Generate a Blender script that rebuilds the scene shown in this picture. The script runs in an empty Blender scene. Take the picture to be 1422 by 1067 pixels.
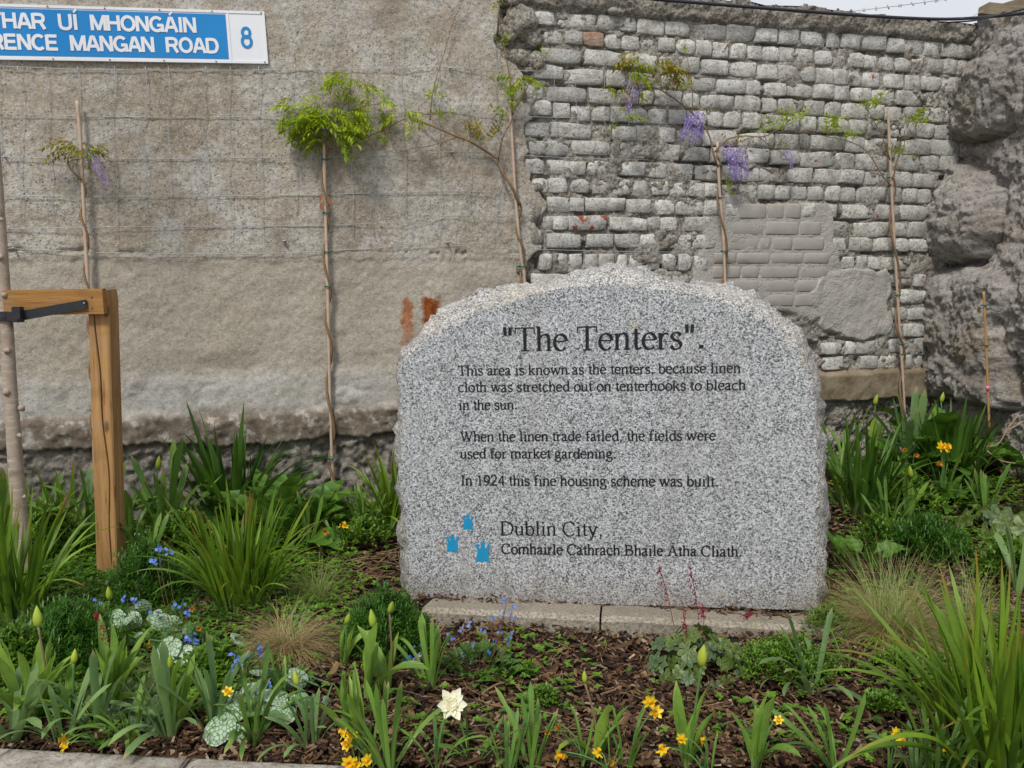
import bpy, math, random
import numpy as np
from mathutils import Vector, Matrix, Quaternion
random.seed(11)
rng = np.random.default_rng(7)
SC = bpy.context.scene
COL = SC.collection
R = math.radians

# ------------------------------------------------------------------ camera, sky, sun, exposure
H = 1.16; F = 1231.0; CX = 711.0; CY = 533.5
PITCH = math.atan(163.5 / F)
cd = bpy.data.cameras.new('camera'); cam = bpy.data.objects.new('camera', cd); COL.objects.link(cam)
cam.location = (0, 0, H); cam.rotation_euler = (R(90) - PITCH, 0, 0)
cd.sensor_width = 36; cd.lens = 36 * F / 1422; cd.clip_start = 0.05; cd.clip_end = 500
SC.camera = cam
SUN_EL, SUN_AZ = 52, 200          # degrees; the sun stands behind the camera, a little to the left, behind cloud
w = bpy.data.worlds.new('World'); SC.world = w; w.use_nodes = True
nt = w.node_tree; nt.nodes.clear()
out = nt.nodes.new('ShaderNodeOutputWorld'); bg = nt.nodes.new('ShaderNodeBackground')
sky = nt.nodes.new('ShaderNodeTexSky'); sky.sky_type = 'NISHITA'; sky.sun_disc = False
sky.sun_elevation = R(SUN_EL); sky.sun_rotation = R(SUN_AZ)
tc = nt.nodes.new('ShaderNodeTexCoord'); nz = nt.nodes.new('ShaderNodeTexNoise'); nz.inputs['Scale'].default_value = 2.2
nz.inputs['Detail'].default_value = 6
nt.links.new(tc.outputs['Generated'], nz.inputs['Vector'])
rp = nt.nodes.new('ShaderNodeValToRGB'); rp.color_ramp.elements[0].position = .3; rp.color_ramp.elements[1].position = .7
rp.color_ramp.elements[0].color = (6.3, 6.8, 7.6, 1); rp.color_ramp.elements[1].color = (8.2, 8.3, 8.6, 1)
nt.links.new(nz.outputs['Fac'], rp.inputs['Fac'])
mx = nt.nodes.new('ShaderNodeMix'); mx.data_type = 'RGBA'; mx.inputs[0].default_value = .9
nt.links.new(sky.outputs[0], mx.inputs[6]); nt.links.new(rp.outputs[0], mx.inputs[7])
nt.links.new(mx.outputs[2], bg.inputs['Color']); bg.inputs['Strength'].default_value = .088
nt.links.new(bg.outputs[0], out.inputs[0])
ld = bpy.data.lights.new('sun', 'SUN'); ld.energy = 2.45; ld.angle = R(11); ld.color = (1, .96, .9)
sun = bpy.data.objects.new('sun', ld); COL.objects.link(sun)
sun.rotation_euler = (R(90 - SUN_EL), 0, R(-20))
SC.view_settings.view_transform = 'Standard'; SC.view_settings.look = 'None'
SC.view_settings.gamma = 1; SC.view_settings.exposure = .25; SC.view_settings.use_curve_mapping = False
SC.cycles.max_bounces = 6

# ------------------------------------------------------------------ geometry helpers
cp, sp = math.cos(PITCH), math.sin(PITCH)
def ray(px, py):
    u = (px - CX) / F; v = -(py - CY) / F
    return Vector((u, cp + v * sp, v * cp - sp))
def at_y(px, py, Y):                       # point of the place at depth Y
    d = ray(px, py); t = Y / d.y
    return Vector((0, 0, H)) + d * t
def gz(x, y):                              # height of the soil
    b = .10 * max(0, min(1, (x - 1.0) / 1.2)) * max(0, min(1, (y - 3.3) / 1.2))
    return b + .012 * math.sin(x * 3.1 + 1) * math.sin(y * 4.3) + .008 * math.sin(x * 7.7 + y * 5.1)
def ground(px, py):
    d = ray(px, py); z = 0
    for _ in range(5):
        t = (z - H) / d.z; p = Vector((0, 0, H)) + d * t; z = gz(p.x, p.y)
    return Vector((p.x, p.y, z))
WT = math.atan(.27)                        # the wall line recedes to the right
WO = Vector((.03, 4.42, 0)); WE = Vector((math.cos(WT), math.sin(WT), 0)); WN = Vector((math.sin(WT), -math.cos(WT), 0))
def wall_sz(px, py, off=0.0):              # along-wall and height coordinates on the wall plane
    d = ray(px, py); o = WO + WN * off - Vector((0, 0, H))
    t = o.dot(WN) / d.dot(WN)
    p = Vector((0, 0, H)) + d * t
    return (p - WO).dot(WE), p.z
def wall_pt(px, py, off=0.0):
    s, z = wall_sz(px, py, off); p = WO + WE * s + WN * off; p.z = z
    return p
ST = R(-7)                                 # the stone is turned the other way
SE = Vector((math.cos(ST), math.sin(ST), 0)); SN = Vector((math.sin(ST), -math.cos(ST), 0))
SO = at_y(855, 840, 2.93); SZ = SO.z; SO.z = 0
def stone_sz(px, py, off=0.0):
    d = ray(px, py); o = SO + SN * off - Vector((0, 0, H))
    t = o.dot(SN) / d.dot(SN); p = Vector((0, 0, H)) + d * t
    return (p - SO).dot(SE), p.z

def _hash(ix, iy, iz, seed):
    h = (ix.astype(np.int64) * 374761393 + iy.astype(np.int64) * 668265263 + iz.astype(np.int64) * 2147483647 + seed * 974634777) & 0xffffffff
    h = ((h ^ (h >> 13)) * 1274126177) & 0xffffffff
    h = h ^ (h >> 16)
    return (h & 0xffff) / 65535.0
def vnoise(x, y, z=None, seed=0):
    x = np.asarray(x, float); y = np.asarray(y, float)
    z = np.zeros_like(x) if z is None else np.asarray(z, float)
    ix, iy, iz = np.floor(x), np.floor(y), np.floor(z)
    fx, fy, fz = x - ix, y - iy, z - iz
    fx, fy, fz = [f * f * (3 - 2 * f) for f in (fx, fy, fz)]
    r = 0
    for a in (0, 1):
        for b in (0, 1):
            for c in (0, 1):
                wgt = (fx if a else 1 - fx) * (fy if b else 1 - fy) * (fz if c else 1 - fz)
                r = r + wgt * _hash(ix + a, iy + b, iz + c, seed)
    return r * 2 - 1
def fbm(x, y, z=None, octv=4, seed=0, gain=.5):
    r = 0; a = 1; f = 1
    for k in range(octv):
        r = r + a * vnoise(np.asarray(x) * f, np.asarray(y) * f, None if z is None else np.asarray(z) * f, seed + k * 7)
        a *= gain; f *= 2.03
    return r

class MB:
    def __init__(s): s.v = []; s.f = []; s.a = []; s.m = []
    def vert(s, p, a=0.0):
        s.v.append((p[0], p[1], p[2])); s.a.append(a); return len(s.v) - 1
    def face(s, *i, m=0): s.f.append(tuple(i)); s.m.append(m)
    def mesh(s, name, mats, smooth=True):
        me = bpy.data.meshes.new(name); me.from_pydata(s.v, [], s.f)
        for mt in (mats if isinstance(mats, (list, tuple)) else [mats]): me.materials.append(mt)
        at = me.attributes.new('v', 'FLOAT', 'POINT'); at.data.foreach_set('value', s.a)
        me.polygons.foreach_set('material_index', s.m)
        me.polygons.foreach_set('use_smooth', [smooth] * len(s.f)); me.update()
        return me
    def tube(s, pts, rads, n=6, a=0.0, m=0, cap=True):
        pts = [Vector(p) for p in pts]
        if not isinstance(rads, (list, tuple)): rads = [rads] * len(pts)
        rings = []; up = Vector((.123, .98, .17))
        for i, p in enumerate(pts):
            t = (pts[min(i + 1, len(pts) - 1)] - pts[max(i - 1, 0)]).normalized()
            x = t.cross(up)
            if x.length < .1: x = t.cross(Vector((1, 0, 0)))
            x.normalize(); y = t.cross(x); up = -y if False else up
            rings.append([s.vert(p + (x * math.cos(2 * math.pi * k / n) + y * math.sin(2 * math.pi * k / n)) * rads[i], a) for k in range(n)])
        for i in range(len(rings) - 1):
            for k in range(n):
                s.face(rings[i][k], rings[i + 1][k], rings[i + 1][(k + 1) % n], rings[i][(k + 1) % n], m=m)
        if cap:
            s.face(*rings[0], m=m); s.face(*reversed(rings[-1]), m=m)
    def box(s, c, sz, rot=None, a=0.0, m=0):
        c = Vector(c); q = rot or Matrix.Identity(3)
        ids = [s.vert(c + q @ Vector((sz[0] * i / 2, sz[1] * j / 2, sz[2] * k / 2)), a) for i in (-1, 1) for j in (-1, 1) for k in (-1, 1)]
        for f in ((0, 1, 3, 2), (4, 6, 7, 5), (0, 4, 5, 1), (2, 3, 7, 6), (0, 2, 6, 4), (1, 5, 7, 3)):
            s.face(*[ids[i] for i in f], m=m)
def crom(pts, n=6):
    pts = [Vector(p) for p in pts]
    if len(pts) < 3: return pts
    P = [pts[0] * 2 - pts[1]] + pts + [pts[-1] * 2 - pts[-2]]; o = []
    for i in range(1, len(P) - 2):
        for k in range(n):
            t = k / n; a, b, c, d = P[i - 1], P[i], P[i + 1], P[i + 2]
            o.append(.5 * ((2 * b) + (c - a) * t + (2 * a - 5 * b + 4 * c - d) * t * t + (3 * b - a - 3 * c + d) * t ** 3))
    o.append(pts[-1]); return o

def thing(name, label, cat, loc=(0, 0, 0), group=None, rotz=0):
    o = bpy.data.objects.new(name, None); COL.objects.link(o); o.location = loc; o.rotation_euler = (0, 0, rotz)
    o.empty_display_size = .05
    o['label'] = label; o['category'] = cat
    if group: o['group'] = group
    return o
def obj(name, me, parent=None, loc=(0, 0, 0), rot=None, sc=None, label=None, kind=None):
    o = bpy.data.objects.new(name, me); COL.objects.link(o)
    if parent is not None: o.parent = parent
    o.location = loc
    if rot is not None: o.rotation_euler = rot
    if sc is not None: o.scale = sc if isinstance(sc, (tuple, list)) else (sc, sc, sc)
    if label: o['label'] = label
    if kind: o['kind'] = kind
    return o
def tagm(o, label, cat, group=None):
    o['label'] = label; o['category'] = cat
    if group: o['group'] = group
    return o

# ------------------------------------------------------------------ materials
class NT:
    def __init__(s, name, rough=.9, spec=.3):
        s.mat = bpy.data.materials.new(name); s.mat.use_nodes = True; s.t = s.mat.node_tree
        s.b = s.t.nodes['Principled BSDF']; s.b.inputs['Roughness'].default_value = rough
        s.b.inputs['Specular IOR Level'].default_value = spec; s.out = s.t.nodes['Material Output']
        s.co = s.n('ShaderNodeTexCoord').outputs['Object']
    def n(s, ty, **k):
        nd = s.t.nodes.new(ty)
        for a, v in k.items(): setattr(nd, a, v)
        return nd
    def set(s, nd, name, v):
        if hasattr(v, 'links') or isinstance(v, bpy.types.NodeSocket): s.t.links.new(v, nd.inputs[name])
        else: nd.inputs[name].default_value = v
    def noise(s, scale, det=4, rough=.55, vec=None, dist=0):
        nd = s.n('ShaderNodeTexNoise'); s.set(nd, 'Vector', vec if vec is not None else s.co); s.set(nd, 'Scale', scale); s.set(nd, 'Detail', det); s.set(nd, 'Roughness', rough); s.set(nd, 'Distortion', dist)
        return nd.outputs['Fac']
    def voro(s, scale, feat='F1', vec=None, outp='Distance', rnd=1.0):
        nd = s.n('ShaderNodeTexVoronoi', feature=feat); s.set(nd, 'Vector', vec if vec is not None else s.co); s.set(nd, 'Scale', scale)
        if 'Randomness' in nd.inputs: s.set(nd, 'Randomness', rnd)
        return nd.outputs[outp]
    def ramp(s, fac, stops, interp='LINEAR'):
        nd = s.n('ShaderNodeValToRGB'); cr = nd.color_ramp; cr.interpolation = interp
        while len(cr.elements) > 1: cr.elements.remove(cr.elements[-1])
        for i, (p, c) in enumerate(stops):
            e = cr.elements[0] if i == 0 else cr.elements.new(p)
            e.position = p; c = (c, c, c) if isinstance(c, (int, float)) else c; e.color = (c[0], c[1], c[2], 1)
        s.t.links.new(fac, nd.inputs['Fac']); return nd.outputs['Color']
    def mix(s, fac, a, b, mode='MIX'):
        nd = s.n('ShaderNodeMix', data_type='RGBA', blend_type=mode)
        for i, v in ((0, fac), (6, a), (7, b)):
            if isinstance(v, bpy.types.NodeSocket): s.t.links.new(v, nd.inputs[i])
            else: nd.inputs[i].default_value = v if i == 0 else (v[0], v[1], v[2], 1)
        return nd.outputs[2]
    def math(s, op, a, b=0.0, c=None):
        nd = s.n('ShaderNodeMath', operation=op)
        for i, v in enumerate((a, b) if c is None else (a, b, c)):
            if isinstance(v, bpy.types.NodeSocket): s.t.links.new(v, nd.inputs[i])
            else: nd.inputs[i].default_value = v
        return nd.outputs[0]
    def mapr(s, v, a, b, c=0.0, d=1.0):
        nd = s.n('ShaderNodeMapRange', clamp=True)
        s.t.links.new(v, nd.inputs[0])
        for i, x in enumerate((a, b, c, d)): nd.inputs[i + 1].default_value = x
        return nd.outputs[0]
    def xyz(s, v=None):
        nd = s.n('ShaderNodeSeparateXYZ'); s.t.links.new(v or s.co, nd.inputs[0]); return nd.outputs
    def rand(s): return s.n('ShaderNodeObjectInfo').outputs['Random']
    def attr(s, nm='v'): return s.n('ShaderNodeAttribute', attribute_name=nm).outputs['Fac']
    def offs(s, scale=37.0):          # coordinates shifted per object
        nd = s.n('ShaderNodeVectorMath', operation='ADD'); s.t.links.new(s.co, nd.inputs[0])
        c = s.n('ShaderNodeCombineXYZ'); r = s.math('MULTIPLY', s.rand(), scale)
        s.t.links.new(r, c.inputs[0]); s.t.links.new(s.math('MULTIPLY', r, 1.7), c.inputs[1]); s.t.links.new(c.outputs[0], nd.inputs[1])
        return nd.outputs[0]
    def bump(s, h, strength=.5, dist=.005, prev=None):
        nd = s.n('ShaderNodeBump'); s.t.links.new(h, nd.inputs['Height']); nd.inputs['Strength'].default_value = strength; nd.inputs['Distance'].default_value = dist
        if prev is not None: s.t.links.new(prev, nd.inputs['Normal'])
        return nd.outputs[0]
    def done(s, col=None, normal=None, rough=None):
        if col is not None: s.set(s.b, 'Base Color', col if isinstance(col, bpy.types.NodeSocket) else (col[0], col[1], col[2], 1))
        if normal is not None: s.t.links.new(normal, s.b.inputs['Normal'])
        if rough is not None: s.set(s.b, 'Roughness', rough)
        return s.mat
def flat(name, col, rough=.7, spec=.3, var=.12, sc=30, bump=.0, metal=0):
    n = NT(name, rough, spec); f = n.noise(sc, 3)
    c = n.mix(f, [x * (1 - var) for x in col], [min(1, x * (1 + var)) for x in col])
    n.b.inputs['Metallic'].default_value = metal
    return n.done(c, n.bump(f, bump, .002) if bump else None)
def leafmat(name, c0, c1, tip=(.25, .16, .05), tipw=.1, trans=.28, vein=0, rough=.40, patt=None):
    n = NT(name, rough, .4); a = n.attr(); r = n.rand()
    f = n.math('FRACT', n.math('ADD', n.math('MULTIPLY', r, 7.3), n.math('MULTIPLY', a, 0.0 if tipw else 3.7)))
    nz = n.noise(5, 4, .6, vec=n.offs())
    base = n.mix(n.math('ADD', n.math('MULTIPLY', f, .75), n.math('MULTIPLY', n.math('SUBTRACT', nz, .3), .9)), c0, c1)
    if tipw:
        m = n.math('MULTIPLY', n.mapr(a, 1 - tipw, 1.0), n.mapr(r, .45, .8))
        base = n.mix(m, base, tip)
    if patt: base = patt(n, base)
    if vein:
        sn = n.math('SINE', n.math('MULTIPLY', n.xyz()[0], vein)); base = n.mix(n.mapr(sn, -.2, 1, 0, .22), base, [x * .45 for x in c0]); base = n.mix(n.math('MULTIPLY', n.mapr(a, 0, .22, 1, 0), .6), base, (.28, .34, .16))
        n.done(base, n.bump(sn, .25, .002))
    else: n.done(base)
    tr = n.n('ShaderNodeBsdfTranslucent'); ms = n.n('ShaderNodeMixShader'); ms.inputs[0].default_value = trans
    hs = n.n('ShaderNodeHueSaturation'); n.t.links.new(base, hs.inputs['Color']); hs.inputs['Value'].default_value = 1.5; hs.inputs['Hue'].default_value = .49
    n.t.links.new(hs.outputs[0], tr.inputs[0]); n.t.links.new(n.b.outputs[0], ms.inputs[1]); n.t.links.new(tr.outputs[0], ms.inputs[2])
    n.t.links.new(ms.outputs[0], n.out.inputs[0])
    return n.mat
M = {}
zp = lambda y: wall_sz(620, y)[1]
# concrete of the left wall
n = NT('old_concrete'); X, Y_, Z = n.xyz()
big = n.noise(1.6, 5, .6); mid = n.noise(7, 5, .65); fine = n.noise(60, 4, .7)
c = n.mix(n.mapr(big, .38, .62), (.31, .26, .195), (.46, .41, .335))
c = n.mix(n.math('MULTIPLY', n.mapr(mid, .5, .6), .6), c, (.47, .45, .40)); c = n.mix(n.math('MULTIPLY', n.mapr(n.noise(3.1, 6, .7, dist=.6), .50, .57), .8), c, (.50, .48, .44))
zz = n.math('ADD', Z, n.math('MULTIPLY', mid, .12))
low = n.mapr(zz, zp(330) + .06, zp(380) + .06, 1.0, 0.0)
low = n.mapr(n.math('ADD', zz, n.math('MULTIPLY', fine, .05)), zp(352) + .02, zp(352) + .12)                    # 0 below the seam, 1 above
c = n.mix(n.math('SUBTRACT', 1.0, low), c, n.mix(n.mapr(big, .35, .65), (.37, .325, .255), (.455, .415, .345)))
b512 = n.mapr(zz, zp(520) + .05, zp(503) + .07, 1.0, 0.0)
c = n.mix(b512, c, n.mix(n.mapr(mid, .4, .6), (.50, .485, .455), (.42, .40, .36)))
agg = n.voro(80, vec=None); aggc = n.voro(80, outp='Color')
aggr = n.n('ShaderNodeSeparateColor'); n.t.links.new(aggc, aggr.inputs[0])
spot = n.math('MULTIPLY', n.mapr(agg, .28, .42, 1, 0), n.mapr(aggr.outputs[0], .42, .5))
spot = n.math('MULTIPLY', spot, n.math('MULTIPLY', n.math('ADD', n.math('MULTIPLY', low, .6), .35), n.mapr(big, .3, .6, .4, 1)))
c = n.mix(spot, c, n.ramp(aggr.outputs[1], [(0, (.20, .165, .13)), (.2, (.35, .31, .25)), (.6, (.52, .5, .46)), (1, (.62, .6, .57))], 'CONSTANT'))
c = n.mix(n.math('MULTIPLY', n.mapr(fine, .36, .56, 1, 0), n.math('ADD', n.math('MULTIPLY', low, .35), .65)), c, n.mix(.55, c, (.11, .09, .07)))
c = n.mix(n.math('MULTIPLY', n.mapr(n.noise(110, 3, .6), .56, .66), .5), c, (.56, .53, .47))
# form lines and long weather stains
streak = n.n('ShaderNodeMapping'); streak.inputs['Scale'].default_value = (5, 5, .7); n.t.links.new(n.co, streak.inputs[0])
stn = n.noise(1.3, 4, .6, vec=streak.outputs[0])
c = n.mix(n.math('MULTIPLY', n.math('MULTIPLY', n.mapr(stn, .52, .72), .33), n.math('ADD', n.math('MULTIPLY', low, .7), .3)), c, (.17, .14, .11))
hb = n.n('ShaderNodeMapping'); hb.inputs['Scale'].default_value = (.5, .5, 7); n.t.links.new(n.co, hb.inputs[0])
c = n.mix(n.math('MULTIPLY', n.mapr(n.noise(1.4, 5, .6, vec=hb.outputs[0]), .52, .64), .35), c, (.22, .18, .135))
c = n.mix(n.math('MULTIPLY', n.mapr(n.noise(34, 5, .75, dist=1.2), .66, .70), .75), c, (.10, .085, .07))
c = n.mix(n.math('MULTIPLY', n.mapr(n.noise(170, 3, .7), .56, .64), .4), c, (.60, .56, .48)); c = n.mix(n.math('MULTIPLY', n.mapr(n.noise(140, 3, .7), .60, .66), .5), c, (.16, .13, .10))
led = n.mapr(zz, zp(562) + .055, zp(552) + .07, 1, 0)
c = n.mix(led, c, n.ramp(n.noise(16, 5, .7), [(.38, (.12, .095, .07)), (.54, (.2, .165, .13)), (.62, (.38, .35, .31))]))
ft = n.mapr(zz, zp(604) + .045, zp(596) + .065, 1, 0)
c = n.mix(ft, c, n.ramp(n.noise(35, 5, .7), [(.35, (.10, .09, .075)), (.65, (.30, .275, .24))]))
# rust bleeding from cut iron, two streaks
def streakmask(px0, px1, pyt, pyb):
    s0, zt = wall_sz(px0, pyt); s1, _ = wall_sz(px1, pyt); _, zb = wall_sz(px0, pyb)
    cx = (s0 + s1) / 2; hw = (s1 - s0) / 2
    dx = n.math('DIVIDE', n.math('ABSOLUTE', n.math('SUBTRACT', n.math('ADD', X, n.math('MULTIPLY', n.math('SUBTRACT', n.noise(22, 5, .7), .5), .07)), cx)), hw)
    mxx = n.mapr(dx, .6, 1.15, 1, 0)
    mt = n.mapr(n.math('ADD', Z, n.math('MULTIPLY', n.math('SUBTRACT', n.noise(24, 2), .5), .09)), zt - .01, zt, 1, 0)
    mb = n.mapr(Z, zb, zb + .2 * (zt - zb) / .3, 0, 1)
    return n.math('MULTIPLY', n.math('MULTIPLY', mxx, mt), mb)
rc = n.ramp(n.noise(45, 4, .7), [(.35, (.16, .035, .006)), (.55, (.40, .11, .015)), (.68, (.50, .22, .06)), (.74, (.55, .45, .35))])
m1 = streakmask(555, 573, 415, 505); m2 = streakmask(583, 610, 412, 520)
c = n.mix(n.math('MULTIPLY', m1, .8), c, rc); c = n.mix(m2, c, n.mix(.55, rc, (.16, .03, .008)))
hgt = n.math('ADD', n.math('MULTIPLY', fine, .6), n.math('MULTIPLY', n.noise(220, 3, .7), .35))
hgt = n.math('ADD', hgt, n.math('MULTIPLY', spot, .35))
M['conc'] = n.done(c, n.bump(hgt, .8, .006, n.bump(mid, .6, .012)))
# mortar behind the bricks and rough cap
def mortar(name, c0, c1, peb=.5):
    n = NT(name); mid = n.noise(9, 5, .65); fine = n.noise(70, 4, .7)
    v = n.voro(75); vc = n.n('ShaderNodeSeparateColor'); n.t.links.new(n.voro(75, outp='Color'), vc.inputs[0])
    c = n.mix(n.mapr(mid, .35, .65), c0, c1)
    sp_ = n.math('MULTIPLY', n.mapr(v, .2, .4, 1, 0), n.mapr(vc.outputs[0], .5, .6))
    c = n.mix(n.math('MULTIPLY', sp_, peb), c, n.ramp(vc.outputs[1], [(0, (.14, .11, .08)), (.35, (.3, .27, .22)), (.7, (.5, .48, .44))], 'CONSTANT'))
    c = n.mix(n.mapr(fine, .3, .6, 1, 0), c, [x * .35 for x in c0])
    return n.done(c, n.bump(n.math('ADD', fine, n.math('MULTIPLY', sp_, .8)), 1, .008, n.bump(n.noise(25, 4), .6, .012)))
M['mortar'] = mortar('lime_mortar', (.25, .225, .185), (.46, .43, .38), .35)
M['cap'] = mortar('pebbly_cap_concrete', (.25, .22, .18), (.40, .37, .32), .8)
n = NT('smooth_patch_render'); f1 = n.noise(10, 5, .6); f2 = n.noise(40, 3, .5, dist=2)
M['patch'] = n.done(n.mix(f1, (.33, .315, .285), (.45, .43, .395)), n.bump(n.noise(70, 4, .7), .6, .006, n.bump(f2, .6, .012, n.bump(f1, .7, .02))))
# bricks
def brickmat(name, c0, c1, red=.5, redc=(.30, .085, .045)):
    n = NT(name, .85, .3); co = n.offs(); r = n.rand()
    mid = n.noise(14, 5, .6, vec=co); fine = n.noise(90, 4, .7, vec=co)
    c = n.mix(n.mapr(mid, .35, .65), c0, c1)
    v = n.n('ShaderNodeHueSaturation'); n.t.links.new(c, v.inputs['Color']); n.t.links.new(n.mapr(r, 0, 1, .8, 1.12), v.inputs['Value'])
    c = v.outputs[0]
    c = n.mix(n.mapr(fine, .36, .46, .8, 0), c, (.15, .135, .11)); c = n.mix(n.math('MULTIPLY', n.mapr(n.noise(30, 4, .65, vec=co), .5, .62), .6), c, (.27, .25, .215))
    th = n.mapr(n.math('FRACT', n.math('MULTIPLY', r, 17.3)), 0, 1, .66, .95)
    rm = n.mapr(n.math('SUBTRACT', n.noise(22, 4, .6, vec=co), th), -.01 + (.5 - red) * .2, .01 + (.5 - red) * .2)
    c = n.mix(rm, c, redc)
    pit = n.math('MULTIPLY', n.noise(45, 5, .7, vec=co), 1.0)
    return n.done(c, n.bump(n.math('ADD', fine, n.math('MULTIPLY', rm, -1.0)), .55, .004, n.bump(pit, .8, .010)))
M['brick'] = brickmat('painted_brick', (.45, .435, .40), (.66, .65, .61))
M['brick_bare'] = brickmat('bare_orange_brick', (.42, .22, .13), (.5, .42, .34), .2)
M['brick_red'] = brickmat('flaking_red_brick', (.40, .37, .35), (.5, .49, .47), 1.35)
n = NT('brown_common_brick'); co = n.offs(); f = n.noise(20, 5, .6, vec=co)
M['brick_brown'] = n.done(n.mix(f, (.28, .255, .225), (.41, .385, .35)), n.bump(n.noise(90, 4, .7, vec=co), .5, .003))
# rubble side wall
n = NT('roughcast_rubble'); mid = n.noise(5, 6, .65); fine = n.noise(45, 5, .7); X, Y_, Z = n.xyz()
c = n.mix(n.mapr(mid, .35, .65), (.25, .22, .195), (.47, .44, .405))
brown = n.mapr(n.noise(2.6, 4, .6), .54, .62)
c = n.mix(n.math('MULTIPLY', brown, .7), c, n.mix(n.noise(18, 4), (.15, .11, .065), (.30, .25, .17)))
c = n.mix(n.mapr(fine, .35, .47, .8, 0), c, (.09, .08, .07)); c = n.mix(n.math('MULTIPLY', n.mapr(n.noise(60, 3, .6), .56, .64), .5), c, (.52, .49, .45))
M['rubble'] = n.done(c, n.bump(fine, 1, .02, n.bump(n.noise(130, 3), .6, .006)))
# granite
def granite(name, warm, rough, bumpy, lo=1.0):
    n = NT(name, rough, .45); s = 250
    wob = n.n('ShaderNodeVectorMath', operation='ADD'); n.t.links.new(n.co, wob.inputs[0])
    nzv = n.n('ShaderNodeTexNoise'); n.set(nzv, 'Scale', 150.0); n.t.links.new(n.co, nzv.inputs['Vector'])
    sc_ = n.n('ShaderNodeVectorMath', operation='SCALE'); sc_.inputs['Scale'].default_value = .006; n.t.links.new(nzv.outputs['Color'], sc_.inputs[0]); n.t.links.new(sc_.outputs[0], wob.inputs[1])
    vc = n.n('ShaderNodeSeparateColor'); n.t.links.new(n.voro(s, outp='Color', vec=wob.outputs[0]), vc.inputs[0])
    big = n.noise(18, 3); f = n.math('ADD', vc.outputs[0], n.math('MULTIPLY', n.math('SUBTRACT', big, .5), .35))
    W = lambda v: (v * (1 + warm), v, v * (1 - warm * 1.4))
    c = n.ramp(f, [(0, W(.04)), (.10, W(.11)), (.21, W(.21)), (.36, W(.34)), (.60, W(.48)), (.84, W(.64))], 'CONSTANT')
    c = n.mix(.12, c, W(.22))
    if bumpy:
        st = n.noise(4, 5, .65)
        c = n.mix(n.math('MULTIPLY', n.mapr(st, .5, .7), .4), c, (.44, .37, .27)); c = n.mix(.06, c, (.62, .60, .55))
        c = n.mix(n.math('MULTIPLY', n.mapr(n.noise(14, 4, .6), .58, .7), .6), c, (.18, .155, .11))
        return n.done(c, n.bump(n.noise(60, 4, .7), .9, .008, n.bump(n.noise(18, 4), .8, .02)))
    mp = n.n('ShaderNodeMapping'); mp.inputs['Scale'].default_value = (9, 9, .8); n.t.links.new(n.co, mp.inputs[0])
    c = n.mix(n.math('MULTIPLY', n.mapr(n.noise(1, 4, .6, vec=mp.outputs[0]), .5, .75), .30), c, (.24, .23, .21))
    c = n.mix(n.math('MULTIPLY', n.mapr(n.noise(5, 4, .6), .55, .75), .25), c, (.56, .56, .55))
    c = n.mix(n.math('MULTIPLY', n.mapr(n.noise(9, 3, .5), .68, .76), .45), c, (.4, .31, .21))
    zz_ = n.math('ADD', n.xyz()[2], n.math('MULTIPLY', n.noise(14, 5, .7), -.16))
    c = n.mix(n.mapr(zz_, -.07, .04, .4, 0), c, (.17, .13, .09))
    return n.done(c, n.bump(n.noise(160, 3), .25, .0015))
M['granite'] = granite('sawn_granite', -.022, .5, False)
M['granite_rough'] = granite('rock_faced_granite', .03, .9, True)
M['plinth'] = granite('weathered_plinth_granite', .05, .9, True)
n = NT('plinth_stone'); f = n.noise(120, 3); g = n.noise(6, 5, .65)
c = n.mix(n.mapr(f, .35, .65), (.17, .148, .112), (.38, .34, .275)); c = n.mix(n.math('MULTIPLY', n.mapr(g, .45, .7), .6), c, (.17, .145, .10))
M['plinth'] = n.done(c, n.bump(f, .5, .003))
n = NT('black_letter_paint', .6); M['ink'] = n.done(n.mix(n.mapr(n.noise(190, 3, .6), .55, .78, 0, .4), (.008, .008, .011), (.16, .16, .17)))
M['blue'] = flat('blue_castle_paint', (.012, .25, .47), .5, var=.15, sc=90)
M['sign_w'] = flat('white_enamel', (.76, .77, .80), .35, .5, .03, 8)
M['sign_b'] = flat('blue_enamel', (.004, .215, .56), .35, .5, .06, 6)
M['black'] = flat('black_rubber', (.022, .022, .026), .5, .4, .35, 60, .4)
M['cable'] = flat('black_cable_sheath', (.022, .02, .028), .45, .4, .2, 30)
M['steel'] = flat('galvanised_steel', (.40, .41, .41), .5, .5, .25, 60, metal=.4)
M['screw'] = flat('zinc_screw', (.22, .20, .15), .4, .5, .2, 60, metal=.6)
M['tie'] = flat('green_garden_tie', (.02, .13, .10), .6)
M['pink'] = flat('pink_plastic_tag', (.75, .18, .30), .5)
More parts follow.
